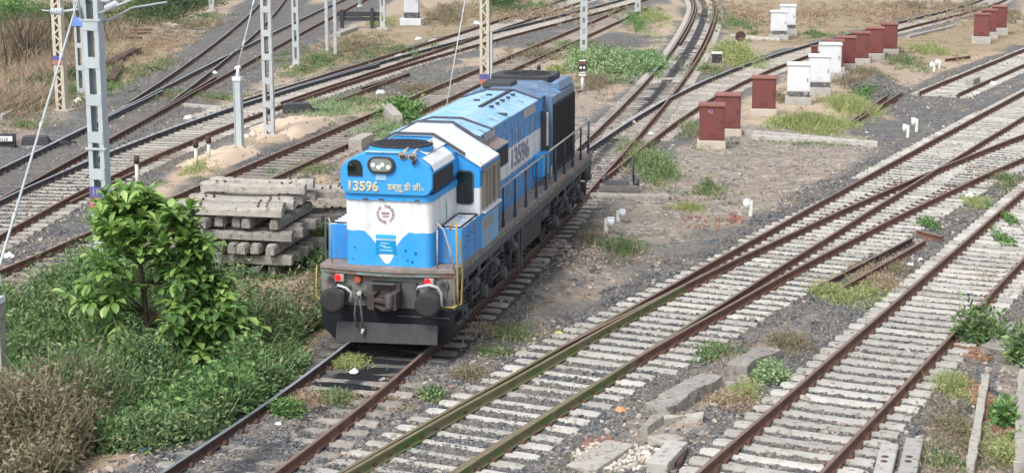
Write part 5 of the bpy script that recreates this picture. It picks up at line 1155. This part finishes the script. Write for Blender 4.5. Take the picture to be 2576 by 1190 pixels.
# ------------------------------------------------------------------ plants
GR = dict(
 dark=((.025, .06, .025), (.045, .095, .035), (.07, .13, .045), (.11, .17, .06)),
 lush=((.06, .145, .05), (.10, .22, .07), (.17, .31, .095), (.28, .42, .14)),
 weed=((.05, .11, .052), (.085, .17, .07), (.135, .235, .09), (.21, .31, .12), (.36, .37, .19)),
 dryw=((.14, .13, .085), (.24, .20, .135), (.33, .265, .19), (.17, .20, .10), (.42, .33, .24)),
 straw=((.26, .20, .14), (.40, .31, .22), (.52, .41, .30), (.20, .15, .10)),
 yell=((.20, .26, .09), (.32, .38, .14), (.44, .48, .22), (.26, .28, .13)),
 pale=((.14, .23, .10), (.22, .33, .15), (.32, .43, .22), (.46, .54, .36)))
for k, v in GR.items(): M['lf_' + k] = leafmat('leaves ' + k, v)
def leaves(P, D, L, Wd, fold=.25):
    """one folded leaf (two triangles sharing the midrib, drawn as a 4-gon pair) at each point along direction D"""
    n = len(P); D = D / np.linalg.norm(D, axis=1, keepdims=True); R = RNG.normal(size=(n, 3)); A = np.cross(D, R); A /= np.linalg.norm(A, axis=1, keepdims=True); Nn = np.cross(A, D)
    L, Wd = L[:, None], Wd[:, None]
    b = P; t = P + D * L; m = P + D * L * .5; l_ = m + A * Wd * .5 + Nn * Wd * fold; r_ = m - A * Wd * .5 + Nn * Wd * fold
    V = np.stack([b, l_, t, r_], 1).reshape(-1, 3); i = np.arange(n)[:, None] * 4
    return V, np.concatenate([i + np.array([0, 1, 2]), i + np.array([0, 2, 3])], 1).reshape(-1, 3)
class Veg:
    def __init__(s): s.V, s.F, s.I, s.n = [], [], [], 0
    def add(s, V, F, mi): s.V.append(V); s.F.append(F + s.n); s.I.append(np.full(len(F), mi)); s.n += len(V)
    def build(s, name, mats, parent=None, origin=(0, 0, 0)):
        V = np.concatenate(s.V) - np.array(origin); o = bigmesh(name, V, np.concatenate(s.F), mats, np.concatenate(s.I), parent); return o
def grass(veg, X, Y, h, mi, n=9, w=.012, lean=.5, spread=.06):
    m = len(X); X = np.repeat(X, n) + RNG.normal(0, spread, m * n); Y = np.repeat(Y, n) + RNG.normal(0, spread, m * n); Z = gz(X, Y) - .01; hh = np.repeat(h, n) * RNG.uniform(.5, 1.15, m * n)
    D = np.stack([RNG.normal(0, lean, m * n), RNG.normal(0, lean, m * n), np.ones(m * n)], 1); V, F = leaves(np.stack([X, Y, Z], 1), D, hh, np.full(m * n, w) * RNG.uniform(.7, 1.8, m * n), .1); veg.add(V, F, mi)
def bushy(veg, X, Y, h, mi, n=60, r=.28, ll=.05, lw=.026, up=.4):
    """leafy plants: leaves spread through a rough dome, denser at the surface"""
    m = len(X); k = m * n; ph = RNG.uniform(0, 2 * PI, k); q = RNG.random(k) ** .45; el = RNG.uniform(0, 1, k); H = np.repeat(h, n); Rr = np.repeat(r if hasattr(r, '__len__') else np.full(m, r), n)
    cz = np.sqrt(1 - el ** 2); x = np.repeat(X, n) + Rr * q * cz * np.cos(ph); y = np.repeat(Y, n) + Rr * q * cz * np.sin(ph); z = gz(x, y) + H * q * el * RNG.uniform(.75, 1.2, k)
    D = np.stack([np.cos(ph) * cz + RNG.normal(0, .6, k), np.sin(ph) * cz + RNG.normal(0, .6, k), el * up + RNG.normal(.1, .45, k)], 1); V, F = leaves(np.stack([x, y, z], 1), D, ll * RNG.uniform(.6, 1.5, k), lw * RNG.uniform(.6, 1.5, k)); veg.add(V, F, mi)
def region(u, v, ru, rv, n, soft=True):
    """n random ground points over an ellipse of ground"""
    x, y, z = at(u, v); k = ppm(y); a = RNG.uniform(0, 2 * PI, n); q = np.clip(np.abs(RNG.normal(0, .62, n)), 0, 1.5) if soft else np.sqrt(RNG.random(n)); return x + ru / k * q * np.cos(a), y + rv / k * (y / CAM_H) * q * np.sin(a)
def clear(X, Y, d=1.25, ks='ABCDFHIJ'):
    ok = np.ones(len(X), bool)
    for k in ks: ok &= tdist(k, X, Y) > d
    c, s = math.cos(.2136), math.sin(.2136); lx = (X + 2.5086) * c - (Y - 34.7525) * s; ly = (X + 2.5086) * s + (Y - 34.7525) * c
    return ok & ~((np.abs(lx) < 1.6) & (ly > -.6) & (ly < 17))
MATS = ['lf_lush', 'lf_weed', 'lf_dryw', 'lf_straw', 'lf_yell', 'lf_pale', 'lf_dark']
LU, WE, DR, ST, YE, PA, DK = range(7)
# --- the big mass of weeds at lower left, with a dry gap in front of the sleeper stack
HX, HY, _ = at(680, 735)
vg = Veg()
pts = []
for (u, v, ru, rv, n, h, mi) in ((330, 860, 330, 150, 2300, .55, WE), (560, 900, 180, 140, 1500, .5, WE), (430, 1010, 260, 130, 1700, .45, WE), (150, 800, 190, 160, 1100, .6, WE), (640, 930, 110, 70, 900, .4, WE), (330, 780, 330, 60, 500, .95, WE), (110, 760, 130, 60, 420, .9, WE), (360, 830, 120, 40, 260, 1.0, WE), (260, 760, 110, 50, 260, .9, LU), (640, 690, 90, 8, 40, .3, DR), (800, 590, 30, 40, 160, .6, WE), (560, 700, 50, 10, 30, .3, WE), (620, 820, 120, 90, 500, .7, WE), (90, 1110, 170, 90, 900, .7, DR), (200, 1000, 230, 90, 800, .8, WE), (40, 1170, 150, 90, 700, .7, DR), (690, 810, 110, 60, 560, .5, DR), (770, 760, 50, 50, 200, .4, DR), (800, 800, 40, 40, 160, .45, WE), (250, 900, 190, 110, 800, .5, LU), (330, 1080, 120, 60, 550, .4, WE), (60, 900, 90, 90, 400, .5, WE), (680, 690, 130, 16, 110, .3, WE), (800, 640, 40, 50, 260, .5, WE), (260, 690, 190, 50, 420, .35, WE), (380, 960, 240, 150, 600, .5, LU), (520, 1000, 150, 90, 300, .6, LU)):
    X, Y = region(u, v, ru, rv, n, False); ok = clear(X, Y, 1.15); ok &= ~((((X - HX) / 2.0) ** 2 + ((Y - HY) / 3.2) ** 2 < 1) & (RNG.random(len(X)) < .82)); X, Y = X[ok], Y[ok]; hh = h * (.2 + 1.8 * vnoise(X, Y, .75, 51) ** 1.5)
    bushy(vg, X, Y, hh, mi, 30, RNG.uniform(.14, .34, len(X)), .115 if mi != LU else .13, .046 if mi != LU else .075)
    k = len(X) // 4; grass(vg, X[:k], Y[:k], hh[:k] * 1.2, mi, 7, .014, .45)
o = vg.build('undergrowth', MATS); tag(o, kind='stuff')
# --- thin scatter of weeds over the yard
vg = Veg()
for (u, v, ru, rv, n, h, mi) in ((880, 918, 32, 16, 60, .16, YE), (850, 1003, 40, 18, 60, .14, WE), (770, 1010, 60, 25, 60, .12, ST), (1215, 832, 35, 22, 70, .2, WE), (1300, 845, 45, 18, 70, .18, WE), (1245, 890, 35, 12, 50, .15, WE), (1180, 948, 32, 16, 45, .15, DR), (1085, 1000, 25, 16, 40, .16, WE), (980, 1010, 50, 20, 30, .1, ST), (1560, 625, 50, 24, 110, .3, WE), (1480, 600, 40, 20, 40, .2, DR), (1780, 485, 35, 16, 60, .35, WE), (1735, 525, 40, 10, 40, .2, YE), (2050, 360, 150, 12, 60, .15, WE), (1600, 400, 40, 50, 130, .4, WE), (2090, 740, 40, 20, 60, .25, YE), (2215, 715, 60, 45, 150, .18, ST), (2180, 740, 70, 40, 80, .2, YE), (2110, 745, 40, 20, 40, .18, YE), (2260, 680, 40, 20, 30, .2, DR), (1960, 950, 0, 0, 0, .2, LU), (1800, 880, 45, 22, 90, .15, WE), (1780, 900, 40, 20, 26, .1, WE), (1840, 1010, 60, 30, 80, .15, ST), (1990, 870, 40, 30, 70, .2, DR), (1890, 760, 80, 40, 50, .15, DR), (2520, 455, 50, 45, 160, .3, WE), (2450, 510, 35, 20, 60, .2, YE), (2410, 1080, 60, 90, 150, .15, DR), (2480, 700, 60, 50, 60, .2, WE), (2540, 1150, 50, 50, 90, .3, YE), (2390, 975, 30, 30, 60, .25, YE), (2370, 1160, 40, 40, 60, .2, WE),
    (560, 250, 120, 14, 80, .25, WE), (800, 150, 120, 25, 220, .35, WE), (760, 180, 70, 16, 100, .3, WE), (1000, 130, 150, 18, 180, .3, WE), (900, 120, 90, 30, 160, .3, DR), (980, 330, 60, 30, 160, .35, PA), (830, 285, 60, 25, 220, .4, PA), (900, 260, 90, 18, 150, .3, WE), (1050, 225, 60, 14, 90, .25, DR), (780, 430, 70, 25, 130, .25, WE), (700, 470, 60, 16, 60, .2, YE), (500, 420, 60, 20, 60, .15, YE), (410, 400, 40, 16, 40, .15, ST), (470, 580, 0, 0, 0, .2, ST), (430, 240, 60, 20, 70, .3, WE), (370, 180, 60, 30, 160, .5, WE), (250, 230, 60, 20, 60, .3, LU), (230, 260, 30, 12, 40, .3, WE), (60, 320, 60, 20, 60, .3, WE), (150, 250, 40, 60, 200, .6, WE),
    (1450, 120, 80, 20, 160, .35, WE), (1350, 140, 80, 20, 120, .3, DR), (1500, 210, 60, 30, 120, .35, DR), (1600, 60, 35, 30, 140, .5, LU), (1640, 40, 40, 20, 90, .4, YE), (1780, 180, 40, 20, 80, .4, WE), (1850, 60, 60, 30, 160, .4, WE), (1870, 40, 80, 40, 160, .3, ST), (1740, 330, 30, 30, 80, .4, WE), (1960, 250, 60, 20, 60, .3, DR), (2190, 190, 40, 12, 80, .4, DR), (2140, 210, 40, 16, 60, .4, DR), (2280, 160, 60, 20, 110, .35, WE), (2340, 130, 60, 16, 90, .35, YE), (2230, 130, 60, 20, 80, .3, DR), (2180, 240, 40, 10, 50, .3, LU), (2070, 330, 60, 20, 80, .3, YE), (2050, 40, 180, 30, 160, .3, ST), (2250, 40, 160, 25, 160, .35, ST), (2400, 30, 120, 25, 140, .35, ST), (2300, 20, 160, 14, 80, .5, DR), (2060, 90, 60, 20, 80, .3, WE), (2510, 40, 60, 30, 120, .5, DR), (1350, 40, 200, 20, 300, .35, ST), (1300, 25, 120, 14, 160, .5, WE), (1130, 40, 60, 30, 120, .6, DR), (700, 15, 0, 0, 0, .5, WE), (480, 70, 80, 20, 120, .3, DR), (400, 110, 100, 40, 150, .25, ST), (520, 45, 60, 10, 50, .3, WE), (300, 150, 60, 60, 140, .3, ST), (1400, 180, 20, 10, 40, .3, YE), (2540, 560, 12, 50, 26, .25, LU), (2520, 610, 18, 25, 20, .25, LU), (2330, 568, 18, 14, 16, .25, LU), (1880, 990, 25, 25, 20, .3, YE), (960, 60, 30, 10, 40, .6, YE), (740, 500, 40, 8, 14, .1, YE)):
    if n == 0: continue
    if mi == WE: n = int(n * .6); h *= .85; X, Y = region(u, v, ru * 1.2, rv * 1.1, n); grass(vg, X, Y, np.full(len(X), h), ST, 9, .02, 1.0, .15)
    X, Y = region(u, v, ru, rv, n)
    if mi in (LU,) or h < .3 and n < 30: bushy(vg, X, Y, np.full(len(X), h), mi, 36, .14, .07, .045)
    else:
        sc = max(1.0, float(np.mean(Y)) / 60)
        if not (mi == YE and h < .17 or abs(u - 880) < 90 and v > 900): 
            ok = clear(X, Y, 1.25, 'HIJ'); X, Y = X[ok], Y[ok]
        hv = h * (.5 + vnoise(X, Y, .7, 77)); grass(vg, X, Y, hv, mi, 10, .014 * sc, .9, .14); bushy(vg, X, Y, hv * .8, mi, 26, .26, .06 * sc, .026 * sc)
x, y = scatter(9000, 25, 130); ok = clear(x, y, 1.9, 'ABCDEFGHIJK') & (vnoise(x, y, 3.0, 61) > .52); x, y = x[ok], y[ok]
sc = vnoise(x, y, 5, 62)
for lo, hi, mi, h in ((0, .4, ST, .18), (.4, .6, WE, .14), (.6, 1.01, DR, .2)):
    q = (sc >= lo) & (sc < hi); grass(vg, x[q], y[q], np.full(q.sum(), h), mi, 9, .014, .8, .12)
o = vg.build('scattered_weeds', MATS); tag(o, kind='stuff')
# --- plants one can tell apart
def clump(u, v, ru, rv, n, h, mi, label, cat='bush', name='bush', nl=60, r=.3, ll=.07, lw=.035, gr=False, stem=True, extra=None):
    x, y, z = at(u, v); root = empty(name, (x, y, z), 0, label, cat); X, Y = region(u, v, ru, rv, n); vg = Veg()
    q = 1 - ((X - x) ** 2 + (Y - y) ** 2) / (max(((X - x) ** 2 + (Y - y) ** 2).max(), 1e-6)) * .55; hh = h * q * RNG.uniform(.7, 1.15, len(X))
    if gr: grass(vg, X, Y, hh, mi, 22, .016 * max(1, y / 60), .75, .20); bushy(vg, X, Y, hh * .9, mi, 40, .3, .10, .02)
    else: bushy(vg, X, Y, hh, mi, nl, r, ll, lw)
    if extra is not None: bushy(vg, X[::3], Y[::3], hh[::3] * 1.1, extra, nl // 2, r, ll, lw)
    vg.build('foliage', MATS, root, (x, y, z))
    if stem:
        b = MB()
        for i in range(min(14, len(X))): b.tube([(X[i] - x, Y[i] - y, float(gz(X[i], Y[i])) - z - .02), (X[i] - x + random.uniform(-.1, .1), Y[i] - y, float(hh[i]) * .8)], [.012, .005], 4, 0)
        b.build('stems', ['wood'], root)
clump(1530, 172, 88, 24, 300, .85, PA, 'pale leafy green patch beside the small red headed signal', 'bush', 'leafy_bush', 60, .45, .14, .09, extra=LU)
clump(1605, 158, 60, 26, 260, .6, LU, 'dark green grassy patch left of the track curving to the top', 'bush', 'green_bush', 60, .45, .10, .04, gr=True)
clump(1652, 428, 34, 32, 90, .6, WE, 'tall olive grass clump behind the locomotive at the track edge', 'grass', 'grass_clump', gr=True, stem=False, extra=YE)
clump(2030, 318, 80, 12, 380, .6, YE, 'dense yellow green grass clump behind the two long concrete beams', 'grass', 'grass_clump', gr=True, stem=False)
clump(2140, 275, 45, 22, 150, .6, YE, 'smaller yellow green grass clump by the ballast heap', 'grass', 'grass_clump', gr=True, stem=False)
clump(1850, 150, 42, 24, 150, .9, YE, 'round yellow green bush below the round disc signal', 'bush', 'bush', 60, .5, .12, .05)
clump(1010, 292, 42, 16, 70, .7, LU, 'bright green broad leaved weed behind the cab roof', 'bush', 'leafy_bush', 60, .4, .16, .10)
clump(1570, 632, 30, 12, 24, .3, WE, 'dark green low weed right of the locomotive bogie', 'weed', 'weed', 60, .2, .06, .03)
clump(1780, 482, 16, 9, 16, .5, WE, 'small upright weed in the grey soil left of the lone marker post', 'weed', 'weed', 50, .18, .07, .025)
clump(722, 1045, 34, 12, 40, .32, LU, 'bright green weed between the rails in front of the locomotive', 'weed', 'weed', 60, .16, .07, .035)
clump(1932, 952, 36, 18, 34, .35, PA, 'blue green weed beside the broken block between the right tracks', 'weed', 'weed', 70, .20, .08, .06)
clump(435, 30, 75, 26, 240, 1.6, DK, 'dark green bush at the top edge behind the scrap pile', 'bush', 'bush', 80, .7, .16, .08)
clump(390, 20, 45, 22, 120, 1.5, LU, 'brighter green bush left of the dark one at the top edge', 'bush', 'bush', 80, .7, .16, .08)
clump(1270, 10, 60, 20, 120, 1.2, DK, 'green shrub near the top edge left of the cream mast', 'bush', 'bush', 60, .6, .14, .07)
clump(30, 55, 50, 26, 70, 2.0, LU, 'green leafy shrub in the top left corner', 'bush', 'bush', 80, .8, .22, .10)
# dry brush and its twigs
vg = Veg()
for (u, v, ru, rv, n, h, mi) in ((100, 60, 160, 80, 500, 1.2, DK), (160, 200, 60, 60, 200, .6, DK), (60, 200, 110, 70, 420, 1.0, ST), (130, 120, 120, 60, 360, 1.3, DR), (60, 100, 100, 60, 260, 1.6, DR), (30, 260, 60, 40, 160, 1.0, ST), (230, 110, 60, 90, 260, .9, ST), (300, 60, 60, 60, 160, .8, DR)):
    X, Y = region(u, v, ru, rv, n); hv = h * (.3 + 1.1 * vnoise(X, Y, 2.0, 88)); grass(vg, X, Y, hv, mi, 22, .022, 1.7, .3)
o = vg.build('dry_brush', MATS); tag(o, kind='stuff')
tag(o, kind='stuff')
b = MB()
for i in range(130):
    X, Y = region(70, 140, 120, 90, 1); x, y = float(X[0]), float(Y[0]); z = float(gz(x, y)); l_ = random.uniform(1, 3.6); a = random.uniform(-.9, .9)
    b.tube([(x, y, z), (x + a * l_ * .4, y, z + l_ * .6), (x + a * l_ * .9, y + random.uniform(-.4, .4), z + l_ * random.uniform(.6, 1.0))], [.03, .022, .008], 5, 0)
o = b.build('dead_sticks', ['wood'], None); tag(o, kind='stuff')
# bushes at the right edge
clump(2465, 866, 46, 16, 20, 1.0, WE, 'green bush growing over the right rail of the near right track', 'bush', 'bush', 50, .30, .15, .06, extra=LU)
clump(2572, 905, 20, 20, 12, .7, WE, 'leafy bush cut by the right edge behind the drain kerb', 'bush', 'bush', 80, .36, .16, .07, extra=PA)
clump(2528, 1075, 14, 26, 12, .55, LU, 'bright green weed growing out of the drain', 'weed', 'weed', 50, .2, .12, .07)
b = MB()
x0, y0, z0 = at(2425, 905)
for dx, dz in ((-.9, 1.3), (-.5, 1.5), (.7, 1.3), (1.1, 1.1)): b.tube([(x0, y0, z0), (x0 + dx * .5, y0, z0 + dz * .8), (x0 + dx, y0 - .1, z0 + dz)], [.02, .014, .006], 5, 0)

# --- young tree with large leaves
def bigleaf(P, D, up, L, Wd):
    """broad blades of six faces, widest beyond the middle, drooping at the tip"""
    n = len(P); D = D / np.linalg.norm(D, axis=1, keepdims=True); A = np.cross(D, up); A /= np.maximum(np.linalg.norm(A, axis=1, keepdims=True), 1e-6); N = np.cross(A, D)
    st = [(0, .06, 0), (.30, .55, .05), (.62, 1.0, .04), (.86, .72, -.06), (1.0, .05, -.16)]
    V = []
    for t, w, z in st:
        c = P + D * (L * t)[:, None] + N * (L * z)[:, None] * 1.0; e = A * (Wd * w * .5)[:, None]; f = N * (Wd * w * .16)[:, None]
        V += [c - e + f, c, c + e + f]
    V = np.stack(V, 1).reshape(-1, 3); F = []
    for s in range(4):
        for q in (0, 1): F.append([s * 3 + q, s * 3 + q + 1, s * 3 + 4 + q, s * 3 + 3 + q])
    F = (np.array(F)[None] + 15 * np.arange(n)[:, None, None]).reshape(-1, 4); return V, F
def young_tree():
    x, y, z = at(362, 905); root = empty('young_tree', (x, y, z), 0, 'young tree with large glossy green leaves in front of the grey mast', 'tree'); k = ppm(y)
    def pt(u, v, dy=0.0):        # a point of the tree, in metres from its foot, dy towards the back
        return Vector(((u - 362) / k * (1 + dy / y), dy, (905 - v) / k * .93 * (1 + dy / y) - dy * .0))
    b = MB(); trunk = [pt(362, 912), pt(366, 840), pt(372, 770), pt(368, 700), pt(362, 640), pt(355, 580)]
    b.tube(trunk, [.085, .075, .065, .055, .045, .035], 9, 0)
    tips = [(340, 478, 0), (300, 520, -.3), (380, 510, .3), (420, 520, -.2), (285, 560, .2), (460, 540, .2), (490, 590, -.2), (340, 540, -.6), (410, 580, -.6), (470, 560, .1), (505, 600, 0), (300, 620, -.7), (500, 640, .2), (470, 660, -.5), (255, 690, -.3), (540, 700, 0), (560, 740, -.2), (590, 780, -.2), (600, 810, .1), (520, 760, -.4), (320, 700, -.5), (545, 800, -.5), (480, 740, -.7), (230, 730, -.3), (290, 780, -.5), (470, 790, -.6), (520, 840, -.6), (560, 820, -.3), (600, 850, -.2), (590, 820, 0), (480, 700, .2), (520, 660, .1), (350, 500, .4), (410, 545, .5), (270, 580, .5), (460, 620, .6), (320, 590, .6), (560, 850, -.3), (400, 840, -.7), (580, 870, -.1), (520, 885, -.5), (290, 690, .3), (370, 560, 0), (430, 640, 0), (350, 470, 0), (395, 490, 0), (310, 490, .2), (300, 545, 0)]
    for u, v, dy in tips:
        tip = pt(u, v, dy); i = min(range(len(trunk)), key=lambda i: (trunk[i] - tip * .75).length); base = trunk[min(i, 5)] if v < 700 else trunk[random.choice((1, 2))]
        mid = base.lerp(tip, .55) + Vector((0, 0, -.08)); b.tube([base, mid, tip], [.03, .02, .010], 5, 0)
    b.build('trunk', ['wood'], root)
    P, D, U, L, Wd, cl = [], [], [], [], [], []
    r = random.Random(5)
    for (u, v, dy) in tips:
        for c in range(9 if (u > 290 or v < 560) and u > 230 else 5):
            o = pt(u, v, dy) + Vector((r.gauss(0, .17), r.gauss(0, .2), r.gauss(0, .16))); n = r.randint(7, 10); a0 = r.uniform(0, 6.3)
            for i in range(n):
                a = a0 + i * 2.4; el = r.uniform(-.1, 1.05) if v < 600 else r.uniform(-.85, .5); d = Vector((math.cos(a) * math.cos(el), math.sin(a) * math.cos(el), math.sin(el)))
                P.append(o + d * .03); D.append(d); U.append((r.gauss(0, .15), r.gauss(0, .15), 1)); l_ = r.uniform(.22, .38); L.append(l_); Wd.append(l_ * r.uniform(.38, .50)); cl.append(1 if r.random() < (.45 if v < 560 else .16) else 0)
    V, F = bigleaf(np.array(P), np.array(D), np.array(U), np.array(L), np.array(Wd))
    M['bl_dark'] = leafmat('large leaf', ((.08, .165, .05), (.125, .245, .065), (.19, .33, .085), (.29, .44, .12)), .45, trans=.35); M['bl_light'] = leafmat('young leaf', ((.24, .42, .10), (.34, .52, .15), (.46, .60, .22)), .45, trans=.35)
    mi = np.repeat(np.array(cl), 8); o = bigmesh('leaves', V, F, ['bl_dark', 'bl_light'], mi, root, True)
young_tree()
def small_big(u, v, h, label, sd):
    x, y, z = at(u, v); root = empty('broad_leaved_shoot', (x, y, z), 0, label, 'plant'); r = random.Random(sd); b = MB(); P, D, U, L, Wd, cl = [], [], [], [], [], []
    for s in range(4):
        t = Vector((r.uniform(-.3, .3), r.uniform(-.2, .2), h * r.uniform(.6, 1))); b.tube([(0, 0, 0), t * .5, t], [.015, .01, .006], 5, 0)
        for i in range(9): a = i * 2.4; el = r.uniform(-.2, .7); d = Vector((math.cos(a) * math.cos(el), math.sin(a) * math.cos(el), math.sin(el))); P.append(t + d * .03); D.append(d); U.append((0, 0, 1)); l_ = r.uniform(.14, .24); L.append(l_); Wd.append(l_ * .5); cl.append(1 if r.random() < .35 else 0)
    b.build('stem', ['wood'], root); V, F = bigleaf(np.array(P), np.array(D), np.array(U), np.array(L), np.array(Wd)); bigmesh('leaves', V, F, ['bl_dark', 'bl_light'], np.repeat(np.array(cl), 8), root, True)
small_big(500, 935, .5, 'low shoot with broad green leaves at the right foot of the young tree', 3)
small_big(600, 905, .45, 'broad leaved shoot nearest the rails right of the young tree', 4)
